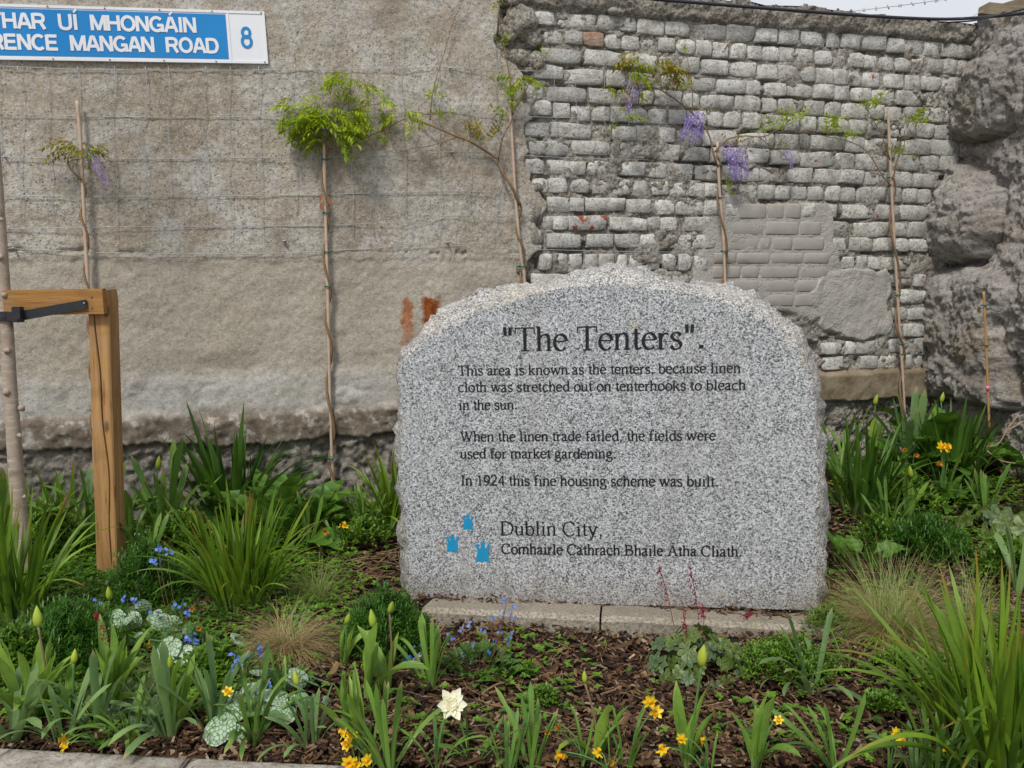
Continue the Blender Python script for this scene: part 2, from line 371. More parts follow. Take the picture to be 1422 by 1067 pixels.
# sawn timber
def timber(name, c0, c1, ax):
    n = NT(name, .8, .3); mp = n.n('ShaderNodeMapping'); sc = [26, 26, 26]; sc[ax] = 1.6; mp.inputs['Scale'].default_value = sc
    n.t.links.new(n.co, mp.inputs[0]); g = n.noise(1.5, 6, .65, vec=mp.outputs[0], dist=.4); k = n.noise(5, 3)
    c = n.mix(n.mapr(g, .3, .7), c0, c1); c = n.mix(n.math('MULTIPLY', n.mapr(k, .55, .7), .5), c, [x * .5 for x in c0])
    c = n.mix(n.mapr(n.noise(3, 6, .7, vec=mp.outputs[0]), .32, .4, 1, 0), c, [x * .4 for x in c0])
    kn = n.n('ShaderNodeMapping'); ks = [9, 9, 9]; ks[ax] = 4; kn.inputs['Scale'].default_value = ks; n.t.links.new(n.co, kn.inputs[0]); kv = n.voro(1, vec=kn.outputs[0])
    c = n.mix(n.mapr(kv, .07, .12, .85, 0), c, [x * .35 for x in c0]); c = n.mix(n.math('MULTIPLY', n.mapr(n.noise(4, 5, .7), .52, .68), .45), c, (.30, .25, .19))
    return n.done(c, n.bump(g, .9, .006))
M['post'] = timber('treated_softwood_post', (.24, .12, .042), (.48, .275, .11), 2)
M['rail'] = timber('treated_softwood_rail', (.24, .115, .03), (.40, .205, .06), 0)
M['cope'] = timber('weathered_board', (.13, .10, .06), (.24, .19, .12), 0)
n = NT('young_tree_bark', .85); g = n.noise(30, 4, .6); mp = n.n('ShaderNodeMapping'); mp.inputs['Scale'].default_value = (10, 10, 60); n.t.links.new(n.co, mp.inputs[0]); h2 = n.noise(1.5, 3, vec=mp.outputs[0])
c = n.mix(g, (.25, .19, .145), (.44, .36, .29)); c = n.mix(n.mapr(h2, .55, .75), c, (.5, .43, .36)); c = n.mix(n.mapr(n.noise(9, 4), .56, .66), c, (.17, .13, .09))
M['bark'] = n.done(c, n.bump(g, .6, .004))
n = NT('bamboo_cane', .6, .4); X, Y_, Z = n.xyz(); g = n.noise(25, 3)
M['cane'] = n.done(n.mix(g, (.36, .25, .17), (.60, .47, .36)))
M['cane_y'] = flat('yellow_cane', (.40, .23, .085), .6)
n = NT('wisteria_bark', .85); g = n.noise(70, 4); M['vine'] = n.done(n.mix(g, (.10, .06, .03), (.33, .21, .12)), n.bump(g, .6, .003))
M['twig'] = flat('brown_twig', (.16, .085, .05), .8)
# ground
n = NT('dark_soil', .95, .2); f = n.noise(30, 6, .7); g = n.noise(150, 4, .7)
M['soil'] = n.done(n.mix(n.mapr(f, .3, .7), (.018, .012, .008), (.06, .038, .024)), n.bump(g, 1, .01, n.bump(f, 1, .02)))
n = NT('bark_chip', .9, .25); a = n.attr(); f = n.noise(90, 3)
c = n.ramp(a, [(0, (.022, .013, .009)), (.35, (.085, .042, .024)), (.7, (.165, .088, .042)), (.88, (.25, .15, .075)), (.95, (.33, .24, .15)), (1, (.42, .33, .22))])
M['chip'] = n.done(n.mix(n.mapr(f, .3, .7), n.mix(.5, c, (.02, .013, .009)), c), n.bump(f, .5, .003))
n = NT('kerb_concrete'); f = n.noise(25, 5, .65); g = n.noise(120, 3)
c = n.mix(n.mapr(f, .35, .65), (.21, .18, .15), (.42, .39, .34)); c = n.mix(n.mapr(g, .55, .7), c, (.16, .13, .11))
M['kerb'] = n.done(c, n.bump(g, .7, .004, n.bump(f, .6, .01)))
M['pave'] = flat('paving_concrete', (.25, .24, .22), .9, .2, .25, 20, .4)
# plants
M['sword'] = leafmat('sword_leaf', (0.035, 0.097, 0.008), (0.206, 0.340, 0.024), tip=(.36, .16, .03), tipw=.24, vein=900)
M['sword_d'] = leafmat('dark_sword_leaf', (0.020, 0.066, 0.008), (0.096, 0.204, 0.020), tip=(.2, .12, .03), tipw=.08, vein=900)
M['strap'] = leafmat('daffodil_leaf', (0.053, 0.133, 0.024), (0.204, 0.362, 0.059), tip=(.45, .33, .15), tipw=.12, vein=900)
M['glauc'] = leafmat('blue_green_leaf', (0.075, 0.156, 0.055), (0.249, 0.385, 0.125), tip=(.5, .38, .2), tipw=.1, vein=650)
M['tulip'] = leafmat('tulip_leaf', (0.090, 0.194, 0.035), (0.305, 0.468, 0.064), tip=(.55, .40, .16), tipw=.06, vein=300)
M['broad'] = leafmat('broad_leaf', (0.027, 0.086, 0.008), (0.116, 0.246, 0.023), tipw=0, rough=.55)
M['cover'] = leafmat('ground_cover_leaf', (0.028, 0.082, 0.008), (0.174, 0.322, 0.029), tipw=0)
M['bush'] = leafmat('dark_cushion_leaf', (0.020, 0.075, 0.009), (0.078, 0.203, 0.019), tipw=0)
M['straw'] = leafmat('dry_grass_blade', (.28, .19, .085), (.52, .40, .21), tipw=0, rough=.7)
M['grass'] = leafmat('fine_grass_blade', (0.099, 0.202, 0.044), (0.284, 0.353, 0.099), tip=(.45, .35, .18), tipw=.3)
def heu(n, base):
    v = n.voro(6, 'DISTANCE_TO_EDGE', vec=n.offs(3))
    return n.mix(n.mapr(v, .02, .10, .6, 0), base, (.03, .07, .015))
M['heu'] = leafmat('lobed_leaf', (0.054, 0.096, 0.019), (0.193, 0.258, 0.061), tipw=0, patt=heu)
M['heu_d'] = leafmat('grey_green_lobed_leaf', (0.057, 0.101, 0.044), (0.154, 0.214, 0.097), tipw=0, patt=heu)
def silv(n, base):
    v = n.voro(6.5, 'DISTANCE_TO_EDGE', vec=n.offs(3)); 
    return n.mix(n.mapr(v, .03, .13), base, (.42, .52, .39))
M['silver'] = leafmat('silver_netted_leaf', (0.057, 0.151, 0.033), (0.085, 0.214, 0.044), tipw=0, trans=.15, patt=silv)
M['brun'] = leafmat('mottled_green_leaf', (0.034, 0.098, 0.017), (0.121, 0.235, 0.047), tipw=0, patt=lambda n, b: n.mix(n.mapr(n.voro(14), .1, .2, .5, 0), b, (.3, .4, .25)))
M['wis'] = leafmat('young_wisteria_leaf', (.10, .24, .008), (.42, .48, .02), tipw=0, trans=.4)
M['wis_b'] = leafmat('bronze_wisteria_leaf', (.14, .17, .015), (.34, .26, .03), tipw=0, trans=.35)
M['petal_p'] = leafmat('lilac_petal', (.24, .14, .52), (.68, .56, .88), tipw=0, trans=.3)
M['petal_y'] = leafmat('yellow_petal', (.80, .55, .01), (.88, .70, .03), tipw=0, trans=.25)
M['petal_o'] = leafmat('orange_trumpet', (.80, .40, .01), (.86, .52, .01), tipw=0, trans=.25)
M['petal_c'] = leafmat('cream_petal', (.78, .75, .52), (.85, .84, .68), tipw=0, trans=.25)
M['petal_b'] = leafmat('forget_me_not_petal', (.08, .16, .62), (.18, .30, .78), tipw=0, trans=.2)
M['petal_w'] = flat('white_daisy_petal', (.8, .8, .8), .6)
M['wilt'] = leafmat('wilted_petal', (.55, .22, .03), (.6, .33, .05), tipw=0)
M['bud'] = leafmat('green_tulip_bud', (.28, .40, .04), (.45, .52, .06), tipw=0, trans=.2)
M['stem'] = flat('green_stem', (.09, .19, .05), .5)
M['stem_r'] = flat('reddish_stem', (.20, .13, .08), .6)
M['spike'] = flat('dark_red_flower', (.20, .012, .03), .6)
M['foil'] = flat('silver_foil', (.62, .64, .68), .25, .6, .1, 40, metal=.8)
M['foil_b'] = flat('blue_foil', (.02, .10, .45), .3, .6, .2, 40)

# ------------------------------------------------------------------ ground, kerb, pavement
def grid_mesh(name, us, vs, fn, mat, keep=None, attr=False):
    U, V = np.meshgrid(us, vs, indexing='ij'); P = fn(U, V)
    nu, nv = len(us), len(vs)
    co = np.stack([p.ravel() for p in P], 1)
    i = np.arange(nu * nv).reshape(nu, nv)
    q = np.stack([i[:-1, :-1].ravel(), i[1:, :-1].ravel(), i[1:, 1:].ravel(), i[:-1, 1:].ravel()], 1)
    if keep is not None:
        k = keep(U, V); kq = (k[:-1, :-1] & k[1:, :-1] & k[1:, 1:] & k[:-1, 1:]).ravel(); q = q[kq]
    me = bpy.data.meshes.new(name); me.from_pydata(co.tolist(), [], q.tolist()); me.materials.append(mat)
    me.polygons.foreach_set('use_smooth', [True] * len(q)); me.update()
    return me
vg = np.vectorize(gz)
# kerb line: from (0,1037) to (450,1062) in the photo
KA = ground(0, 1043); KB = ground(450, 1069); KD = (KB - KA); KD.z = 0; KD.normalize(); KN = Vector((KD.y, -KD.x, 0))
def behind_kerb(x, y): return -((x - KA.x) * KN.x + (y - KA.y) * KN.y)
us = np.linspace(-4, 4.6, 260); vs = np.linspace(1.2, 6.2, 200)
def bedf(U, V):
    Zg = vg(U, V) + .010 * fbm(U * 14, V * 14, octv=4, seed=3) - .012
    b = behind_kerb(U, V); Zg = np.where(b < .02, -.13, Zg)
    return U, V, Zg
bed = obj('soil_bed', grid_mesh('soil_bed', us, vs, bedf, M['soil'])); bed['kind'] = 'structure'
mb = MB(); mb.box((0, 0, -.16), (120, 120, .04)); g = obj('pavement', mb.mesh('pavement', M['pave'], False)); g['kind'] = 'structure'
# kerb stones
kerb = bpy.data.objects.new('kerb', None); COL.objects.link(kerb); kerb['kind'] = 'structure'
ang = math.atan2(KD.y, KD.x); L = .62
for k in range(-3, 5):
    c0 = KA + KD * (L * (k + .27)) + KN * .075
    ww = L - .008; nx, ny = 26, 8
    def kf(U, V, k=k):
        z = .020 + .003 * fbm(U * 20, V * 20 + k * 9, octv=3, seed=5)
        e = np.maximum(np.abs(V) / .075, np.abs(U) / (ww / 2)); z = z - .10 * np.clip((e - .93), 0, 1) * 2.0
        V2 = V + .004 * vnoise(U * 15 + k * 5, V * 0, seed=2) * (np.abs(V) > .06)
        return U, V2, z
    me = grid_mesh('kerb_stone', np.linspace(-ww / 2, ww / 2, nx), np.linspace(-.075, .075, ny), kf, M['kerb'])
    b = MB(); b.v = [tuple(v.co) for v in me.vertices]; b.a = [0] * len(b.v); b.f = [tuple(p.vertices) for p in me.polygons]; b.m = [0] * len(b.f)
    b.box((0, 0, -.075), (ww - .004, .146, .17))
    obj('kerb_stone', b.mesh('kerb_stone', M['kerb']), kerb, (c0.x, c0.y, 0), (0, 0, ang))

# bark mulch chips
mb = MB(); cnt = 0
while cnt < 30000:
    px = random.uniform(-60, 1480); py = 580 + 500 * random.random() ** .75
    if py > 1066: py = random.uniform(600, 1090)
    p = ground(px, py)
    if behind_kerb(p.x, p.y) < .015 or p.y > 5.4: continue
    far = p.y > 3.2
    l = random.uniform(.010, .032) * (1.2 if far else 1) * (random.uniform(1.4, 2.2) if random.random() < .10 else 1); wd = l * random.uniform(.18, .45); th = random.uniform(.0015, .004)
    q = (Matrix.Rotation(random.uniform(0, 6.28), 3, 'Z') @ Matrix.Rotation(random.gauss(0, .35), 3, 'Y') @ Matrix.Rotation(random.gauss(0, .3), 3, 'X'))
    a = random.random() ** 1.25
    c0 = Vector((p.x, p.y, p.z + random.uniform(-.004, .010)))
    sh = random.uniform(.5, 1)
    ids = [mb.vert(c0 + q @ Vector(v), a) for v in ((-l / 2, -wd / 2 * sh, 0), (l / 2 * random.uniform(.7, 1.1), -wd / 2, 0), (l / 2, wd / 2 * random.uniform(.2, 1), 0), (-l / 2 * random.uniform(.7, 1.1), wd / 2, 0))]
    idt = [mb.vert(Vector(mb.v[i]) + q @ Vector((0, 0, th)), a) for i in ids]
    mb.face(*idt); 
    for k in range(4): mb.face(ids[k], ids[(k + 1) % 4], idt[(k + 1) % 4], idt[k])
    cnt += 1
o = obj('bark_mulch', mb.mesh('bark_mulch', M['chip'], False), kind='stuff'); tagm(o, 'dark brown bark chip mulch covering the soil of the flower bed', 'mulch')
# dry straw and thin twigs lying on the mulch
mb = MB()
for k in range(750):
    if random.random() < .35: px, py = random.gauss(1250, 90), random.gauss(880, 40)
    elif random.random() < .4: px, py = random.gauss(480, 60), random.gauss(780, 30)
    else: px, py = random.uniform(380, 1422), random.uniform(700, 1060)
    p = ground(px, py)
    if behind_kerb(p.x, p.y) < .03: continue
    a = random.uniform(0, 6.28); l = random.uniform(.03, .13); z = p.z + random.uniform(.006, .02)
    bnd = random.uniform(-.02, .02)
    pts = [Vector((p.x + math.cos(a) * l * t - math.sin(a) * bnd * t * (1 - t) * 4, p.y + math.sin(a) * l * t + math.cos(a) * bnd * t * (1 - t) * 4, z + .012 * t)) for t in (-.5, 0, .5)]
    mb.tube(pts, random.uniform(.0006, .0014), 3, random.random(), cap=False)
o = obj('dry_stalks', mb.mesh('dry_stalks', M['straw']), kind='stuff'); tagm(o, 'pale dry stalks and straw scattered over the bark mulch', 'straw')

# ------------------------------------------------------------------ concrete wall (left)
EDGE = [(-60, 694), (0, 692), (35, 690), (62, 687), (80, 696), (92, 716), (100, 723), (130, 726), (140, 722), (150, 736), (165, 741), (175, 729), (200, 727), (212, 733), (225, 727), (250, 736), (262, 743), (272, 751), (285, 757), (300, 752), (312, 744), (330, 753), (345, 752), (353, 739), (362, 731), (420, 728), (520, 732), (760, 735)]
ez = []; es = []
for y, x in EDGE:
    s, z = wall_sz(x, y); ez.append(z); es.append(s)
ez, es = np.array(ez)[::-1], np.array(es)[::-1]
zv = np.array([wall_sz(620, y)[1] for y in (345, 352, 362, 512, 553, 560, 598, 606)])
def concf(U, V):
    # U along the wall, V height; depth y: negative is towards the camera
    nb = fbm(U * 2.2, V * 2.2, octv=3, seed=21); nm = fbm(U * 9, V * 9, octv=5, seed=22, gain=.6); nf = fbm(U * 45, V * 45, octv=3, seed=23)
    wz = V + .010 * fbm(U * 5, V * 0, octv=4, seed=24) + .008 * fbm(U * 19, V * 8, octv=3, seed=25)
    d = -.030 + .006 * nb + .0035 * nm + .0018 * nf
    up = 1 / (1 + np.exp(-(wz - zv[2]) / .006)); d = d + np.where(wz > zv[2], -.004, 0)      # seam
    seam = np.exp(-((wz - (zv[1] + .0)) / .007) ** 2) * (fbm(U * 7, V * 0, octv=3, seed=31) > -.25); d = d + .016 * seam * np.clip(fbm(U * 2, V * 0, octv=2, seed=32) + .4, 0, 1)
    rough = np.clip((zv[3] + .03 - wz) / .06, 0, 1); d = d - rough * (.004 + .006 * np.abs(nm))
    lw = V + .022 * fbm(U * 3.1, V * 0, octv=4, seed=41)
    led = np.clip((zv[5] + .01 - lw) / .035, 0, 1); led = led * led * (3 - 2 * led)
    d = d - led * (.020 + .014 * nm)
    und = np.clip((zv[6] + .0 - lw + .008 * nf) / .012, 0, 1)
    d = d + und * (.026 + .022 * np.abs(fbm(U * 13, V * 13, octv=4, seed=43)) + .008 * nf)
    # broken right edge
    e = np.interp(V, ez, es) + .010 * fbm(V * 30, U * 2, octv=3, seed=44)
    t = (U - e) / .012; roll = np.clip(t + 1, 0, 1)
    d = d + .010 * roll ** 2 + np.where(t > 0, .012 + .16 * np.clip(t, 0, 1), 0)
    return U, d, V
ztop = wall_sz(900, -120)[1]
us = np.concatenate([np.linspace(-3.2, -.4, 300), np.linspace(-.394, .22, 150)]); vs = np.linspace(-.2, ztop, 330)
cw = thing('concrete_wall', 'weathered cast concrete wall with brown pebbly face, filling the left half behind the sign', 'wall', WO, rotz=WT)
obj('wall_face', grid_mesh('wall_face', us, vs, concf, M['conc']), cw)
mb = MB(); mb.box((-1.5, .2, ztop / 2 - .1), (3.5, .26, ztop + .15)); obj('wall_core', mb.mesh('wall_core', M['conc'], False), cw)

# ------------------------------------------------------------------ brick wall (right)
bw = thing('brick_wall', 'old grey painted brick wall with missing mortar and a rough concrete cap, on the right', 'wall', WO, rotz=WT)
CR = {'A': (690, 0, 6.464), 'B': (900, 0, 6.464), 'C': (1110, 30, 5.925), 'D': (690, 150, 6.464), 'E': (900, 150, 6.464), 'F': (1110, 180, 5.925), 'G': (730, 270, 6.464), 'H': (1110, 350, 5.925), 'Z': (680, 240, 3.742)}
ROWS = [
 ([(750, 26), (897, 37.5), (983, 44.4), (1095, 52.2), (1211, 61.2), (1328, 71.9)], 19.5, 'A 325-505 540-880 905-1045 1075-1235 1255-1487 B 145-360 380-690 705-945 960-1145 1170-1335 1360-1545 C 220-320 340-490 510-695 720-850 860-1010 1022-1170 1178-1415'),
 ([(767, 51), (874, 61), (953, 66.2), (1070, 75), (1142, 80.1), (1253, 90.8), (1334, 95.5)], 19, 'A 425-580 608-762 768-945o 960-1100 1115-1272 1282-1437 B 88-228 247-408 425-560 585-715 740-865 890-1010 1025-1165 1180-1310 1325-1475 C 125-255 272-378 398-518 525-630 648-770 785-910 918-1035 1042-1165 1170-1275 1285-1385'),
 ([(783, 79), (837, 81.6), (928, 89.7), (991, 94.7), (1093, 102), (1142, 106), (1210, 111.5), (1317, 119)], 20, 'A 400-750 785-1105 1150-1420 B 85-275 295-440 475-705 740-960 975-1150 1165-1330 C 0-125 132-262 270-385 398-505 515-650 690-845 868-978 990-1145 1160-1290'),
 ([(764, 101), (811, 106.7), (854, 109), (976, 118), (1013, 120.7), (1107, 126), (1144, 128.4), (1225, 134.6), (1301, 140)], 19, 'A 255-585 615-950 985-1145 1180-1400 B 115-345 385-600 610-855 870-995 1035-1230 1240-1464 C 110-270 280-395 418-575 585-775 795-1010 1035-1220 1245-1305'),
 ([(739, 127.6), (786, 131.5), (837, 133.8), (925, 137.7), (994, 142.3), (1036, 144.6), (1096, 148.5), (1128, 150.7), (1186, 154.4), (1293, 161)], 19.5, 'A 235-410 450-790r 825-1070 1090-1260 1280-1390 B 55-285 305-445 475-755 775-995 1030-1150 1170-1370 C 32-195 208-325 345-560 570-690 700-835 862-955 1005-1168 1175-1305'),
 ([(752, 150.8), (806, 158.5), (886, 160.8), (915, 162.7), (993, 165.8), (1044, 168.9), (1076, 171), (1191, 176.8), (1284, 182.7)], 19.5, 'A 330-480 D 505-648 672-830 855-1000 1020-1175 1190-1340 E 0-158 180-330 345-510 525-665 680-820 850-1000 1030-1190 1205-1350 C 10-125 150-290 310-395 405-545 560-690 745-815 830-935 950-1095 1105-1195 1205-1305'),
 ([(744, 180.5), (792, 183.3), (852, 184.8), (921, 187.9), (1047, 196), (1099, 197.2), (1149, 198.8), (1221, 202.8), (1311, 206.7)], 20, 'D 250-465 480-830 872-1240 1250-1405 E 60-230 250-480 500-790 810-1110 1140-1340 F 0-80 95-362 385-530 540-790 835-1060 1072-1300 1315-1420'),
 ([(759, 207.2), (820, 207.2), (892, 210.3), (966, 215), (1053, 216.8), (1133, 222.2), (1209, 225.6), (1289, 226.4)], 20, 'D 285-640 665-1000 1015-1180 1200-1440 E 95-275 310-540 560-690 700-860 880-1080 1095-1350 F 0-280 290-445 460-715 780-975 990-1135 1145-1290'),
 ([(741, 232), (786, 233.8), (832, 234.3), (872, 235), (943, 239), (1071, 242.8), (1147, 245.3), (1216, 248.4), (1255, 250)], 19, 'D 245-415 440-790 815-1030 1055-1315 1325-1490 E 10-155 170-390 425-640 660-830 840-990 1000-1225 1245-1460 F 122-318 328-515 540-735 750-925 935-1100'),
 ([(774, 258.3), (888, 261.4), (940, 263), (1038, 267.6), (1132, 268.6), (1218, 271), (1284, 272.8)], 18.5, 'D 300-445 465-620 660-820 865-1020 1040-1190 1212-1345 1385-1530 E 190-330 370-500 510-640 665-800 820-970 985-1120 1130-1270 1285-1420 F 70-185 210-320 335-455 470-580 590-695 720-830 850-960 975-1080'),
 ([(775, 284.6), (838, 284.6), (957, 289), (1149, 293.4), (1269, 296.5)], 19, 'D 450-645 650-775 800-1135 1160-1375 E 50-230 240-490 500-640 690-800 F 10-125 150-300 350-600 620-800 818-1050'),
 ([(761, 311), (815, 309.8), (966, 312.4), (1208, 318.7), (1268, 318.7)], 19, 'G 130-240 245-375 385-715r 750-1080 1090-1200 1210-1350 E 330-540 550-690 F 180-385 450-720 735-870 885-1030'),
 ([(781, 334.5), (832, 334.5), (976, 335.5), (1194, 340), (1250, 340.3)], 18, 'G 185-480 550-780 800-1010 1030-1190 1290-1480 Z 1055-1165 F 240-375 405-590 600-760 780-885 895-1040'),
 ([(757, 364), (950, 365), (1100, 366)], 22, 'G 120-225 275-370 395-500 535-640 655-780 810-905 940-1050 1085-1200 1225-1340 1370-1475 Z 1060-1125'),
 ([(1194, 365.5), (1252, 367)], 17, 'H 355-435 465-540 560-650 660-780 790-880 885-980'),
 ([(760, 390), (1238, 389.7), (1280, 390)], 16, 'G 45-390 H 690-918 942-1025'),
 ([(1238, 413.3), (1280, 413)], 17, 'H 715-790 825-1020'),
 ([(1230, 437), (1280, 436)], 16.5, 'H 760-870 880-1030'),
 ([(1230, 459), (1280, 458)], 17, 'H 705-810r 845-1020'),
 ([(1150, 484), (1269, 479)], 17, 'H 170-330 375-455 460-610 620-705 710-860 880-1010'),
 ([(1150, 504), (1269, 502)], 17, 'H 190-350 495-630 640-780 790-910 915-1000')]
def brick_mesh(name, w_, h_, seed, mat, rnd=1.0):
    """worn brick: flat face, narrow rounded arris, chipped corners; about 50 faces"""
    b = MB(); rr = random.Random(seed); dd = .07
    e = .007 / w_ * 2; U_ = [-1, -1 + e, -.35, .35, 1 - e, 1] if w_ > .09 else [-1, -1 + e, 0, 1 - e, 1]; f_ = .007 / h_ * 2; V_ = [-1, -1 + f_, 0, 1 - f_, 1]
    nx, nz_ = len(U_) - 1, len(V_) - 1; ids = {}
    chips = {(cx, cy): (rr.uniform(.08, .26) if rr.random() < .28 * rnd else rr.uniform(0, .05) * rnd) for cx in (-1, 1) for cy in (-1, 1)}
    tiltx, tiltz = rr.gauss(0, .02) * rnd, rr.gauss(0, .03) * rnd
    for i in range(nx + 1):
        for j in range(nz_ + 1):
            u, v = U_[i], V_[j]; ex = abs(u) == 1; ey = abs(v) == 1
            x = u * w_ / 2; z = v * h_ / 2; y = rr.uniform(-.0022, .0022) * (.3 + rnd) + tiltx * x + tiltz * z
            c_ = chips[(1 if u > 0 else -1, 1 if v > 0 else -1)]
            if ex: y += .003 + rr.uniform(0, .004) * rnd; x += rr.uniform(-.003, .002) * rnd
            if ey: y += .003 + rr.uniform(0, .004) * rnd; z += rr.uniform(-.003, .002) * rnd * v
            if (ex or abs(u) > .7) and (ey or abs(v) > .6):
                x -= math.copysign(c_ * h_ * (.6 if ex else .2), u); z -= math.copysign(c_ * h_ * (.6 if ey else .2), v); y += c_ * .03
            ids[i, j] = b.vert((x, y, z))
    for i in range(nx):
        for j in range(nz_): b.face(ids[i, j], ids[i + 1, j], ids[i + 1, j + 1], ids[i, j + 1])
    nf = len(b.f)
    ring = [(i, 0) for i in range(nx + 1)] + [(nx, j) for j in range(1, nz_ + 1)] + [(i, nz_) for i in range(nx - 1, -1, -1)] + [(0, j) for j in range(nz_ - 1, 0, -1)]
    bk = [b.vert((b.v[ids[r]][0] * 1.0, dd, b.v[ids[r]][2] * 1.0)) for r in ring]
    for k in range(len(ring)):
        b.face(ids[ring[(k + 1) % len(ring)]], ids[ring[k]], bk[k], bk[(k + 1) % len(ring)])
    me = b.mesh(name, mat); me.polygons.foreach_set('use_smooth', [i < nf for i in range(len(b.f))])
    return me
LIB = {}
def get_brick(w_, h_, mk):
    cls = min((.055, .075, .095, .12, .155, .2), key=lambda c: abs(c - w_)); var = random.randrange(7)
    k = (cls, var, mk)
    if k not in LIB: LIB[k] = brick_mesh('brick', cls, .075, hash(k[:2]) % 9999, M[mk])
    return LIB[k], w_ / cls, h_ / .075
placed = []
def put_brick(x0, x1, yc, hh, mk='brick', out=None, joined=None):
    s0, z = wall_sz((x0 + x1) / 2, yc - hh / 2); _, zb = wall_sz((x0 + x1) / 2, yc + hh / 2)
    sa, _ = wall_sz(x0, yc); sb, _ = wall_sz(x1, yc)
    w_ = (sb - sa) ; h_ = (z - zb)
    me, sx, sz = get_brick(w_, h_, mk)
    o_ = random.uniform(-.010, .007) if out is None else out
    flip = random.choice((0, math.pi)) if mk == 'brick' else 0
    obj('brick', me, bw, ((sa + sb) / 2, -.012 + o_, (z + zb) / 2), (random.gauss(0, .05), random.gauss(0, .02), random.gauss(0, .03)), (sx, 1, sz * random.uniform(.96, 1.03)))
    placed.append(((sa + sb) / 2, (z + zb) / 2, w_, h_))
for line, hh, spec in ROWS:
    xs, ys = zip(*line); cr = None
    for tok in spec.split():
        if tok in CR: cr = CR[tok]; continue
        mk = 'brick'
        if tok[-1] == 'o': mk = 'brick_bare'; tok = tok[:-1]
        if tok[-1] == 'r': mk = 'brick_red'; tok = tok[:-1]
        a_, b_ = tok.split('-'); x0 = cr[0] + float(a_) / cr[2]; x1 = cr[0] + float(b_) / cr[2]
        xm = (x0 + x1) / 2
        yc = np.interp(xm, xs, ys)
        if len(xs) > 1 and xm < xs[0]: yc = ys[0] + (ys[1] - ys[0]) / (xs[1] - xs[0]) * (xm - xs[0])
        if xm > xs[-1]: yc = ys[-1] + (ys[-1] - ys[-2]) / (xs[-1] - xs[-2]) * (xm - xs[-1])
        put_brick(x0 - .9, x1 + .9, yc + random.gauss(0, .4), hh * random.uniform(.94, 1.06) + 1.6, mk)
# flush brown repair
for yc, hh, brs in [(294, 20, '1025-1062 1064-1087 1088-1110'), (317.5, 18.5, '1014-1060 1062-1107 1109-1138'), (339, 17.5, '1006-1052 1054-1069 1070-1098 1100-1142'), (359, 14.5, '990-1020 1022-1067 1069-1113 1115-1149'), (378.5, 16, '988-1026 1028-1052 1054-1107 1109-1148'), (397.5, 16, '1003-1052 1054-1102 1104-1149'), (417, 16.5, '1064-1100 1081-1136')]:
    last = 0
    for b_ in brs.split():
        x0, x1 = map(float, b_.split('-')); x0 = max(x0, last + 1.5); last = x1
        s0, z = wall_sz((x0 + x1) / 2, yc - hh / 2); _, zb = wall_sz((x0 + x1) / 2, yc + hh / 2); sa, _ = wall_sz(x0, yc); sb, _ = wall_sz(x1, yc)
        k = ('brn', random.randrange(4))
        if k not in LIB: LIB[k] = brick_mesh('brick', .15, .07, random.randrange(999), M['brick_brown'], .1)
        obj('brick', LIB[k], bw, ((sa + sb) / 2, -.0155 + random.uniform(-.002, .002), (z + zb) / 2), (0, 0, random.gauss(0, .006)), ((sb - sa) / .15, 1, (z - zb) / .07))
# courses behind the memorial stone, joined
hb = MB()
for r_ in range(9):
    z = wall_sz(900, 392 + r_ * 25)[1]
    s = .14
    while s < 1.32:
        w_ = random.choice((.1, .1, .2, .19)); 
        hb.box((s + w_ / 2, .022 + random.uniform(-.006, .004), z), (w_ - .014, .07, .066)); s += w_
o = obj('brick_courses', hb.mesh('brick_courses', M['brick'], False), bw, kind='stuff')
# mortar sheet with pebbly relief, render patch and base ledge
s_patch = [wall_sz(985, 280), wall_sz(1145, 440)]
pp = [wall_sz(x, y) for x, y in ((1185, 425),)][0]
zl0 = wall_sz(1215, 513)[1]; zl1 = wall_sz(1215, 552)[1]
def mortf(U, V):
    nm = fbm(U * 16, V * 16, octv=4, seed=61); nf = fbm(U * 60, V * 60, octv=3, seed=62); nl = fbm(U * 3, V * 3, octv=3, seed=63)
    d = -.004 + .008 * nl + .009 * nm + .005 * nf
    # deeper voids here and there
    vo = np.clip(fbm(U * 9, V * 26, octv=3, seed=64) - .35, 0, 1); d = d + vo * .06
    # repair patches lie nearly flush with the bricks
    e1 = np.maximum(np.abs(U - (s_patch[0][0] + s_patch[1][0]) / 2) / (abs(s_patch[1][0] - s_patch[0][0]) / 2 + .02), np.abs(V - (s_patch[0][1] + s_patch[1][1]) / 2) / (abs(s_patch[1][1] - s_patch[0][1]) / 2 + .0)) + .22 * nl
    m1 = np.clip((1.08 - e1) / .1, 0, 1)
    e2 = ((np.abs(U - pp[0]) / .26) ** 4 + (np.abs(V - pp[1]) / .20) ** 4) ** .25 + .22 * fbm(U * 6, V * 6, octv=4, seed=66)
    m2 = np.clip((1.0 - e2) / .08, 0, 1)
    d = d * (1 - m1) + m1 * (-.013 + .0015 * nm)
    d = d * (1 - m2) + m2 * (-.022 + .006 * fbm(U * 12, V * 12, octv=3, seed=67))
    # base ledge and rough footing under it
    lw = V + .008 * fbm(U * 6, V * 0, octv=3, seed=68)
    led = np.clip((zl0 - lw) / .015, 0, 1); d = d * (1 - led) + led * (-.045 + .004 * nm)
    und = np.clip((zl1 - lw) / .012, 0, 1); d = d + und * (.05 + .02 * nm + .008 * nf)
    # cap
    zr = np.interp(U, capS, capZ) + .010 * fbm(U * 22, V * 0, octv=3, seed=69)
    cp_ = np.clip((V - zr) / .012, 0, 1); d = d * (1 - cp_) + cp_ * (-.028 + .012 * nm + .005 * nf + .01 * nl)
    return U, d, V
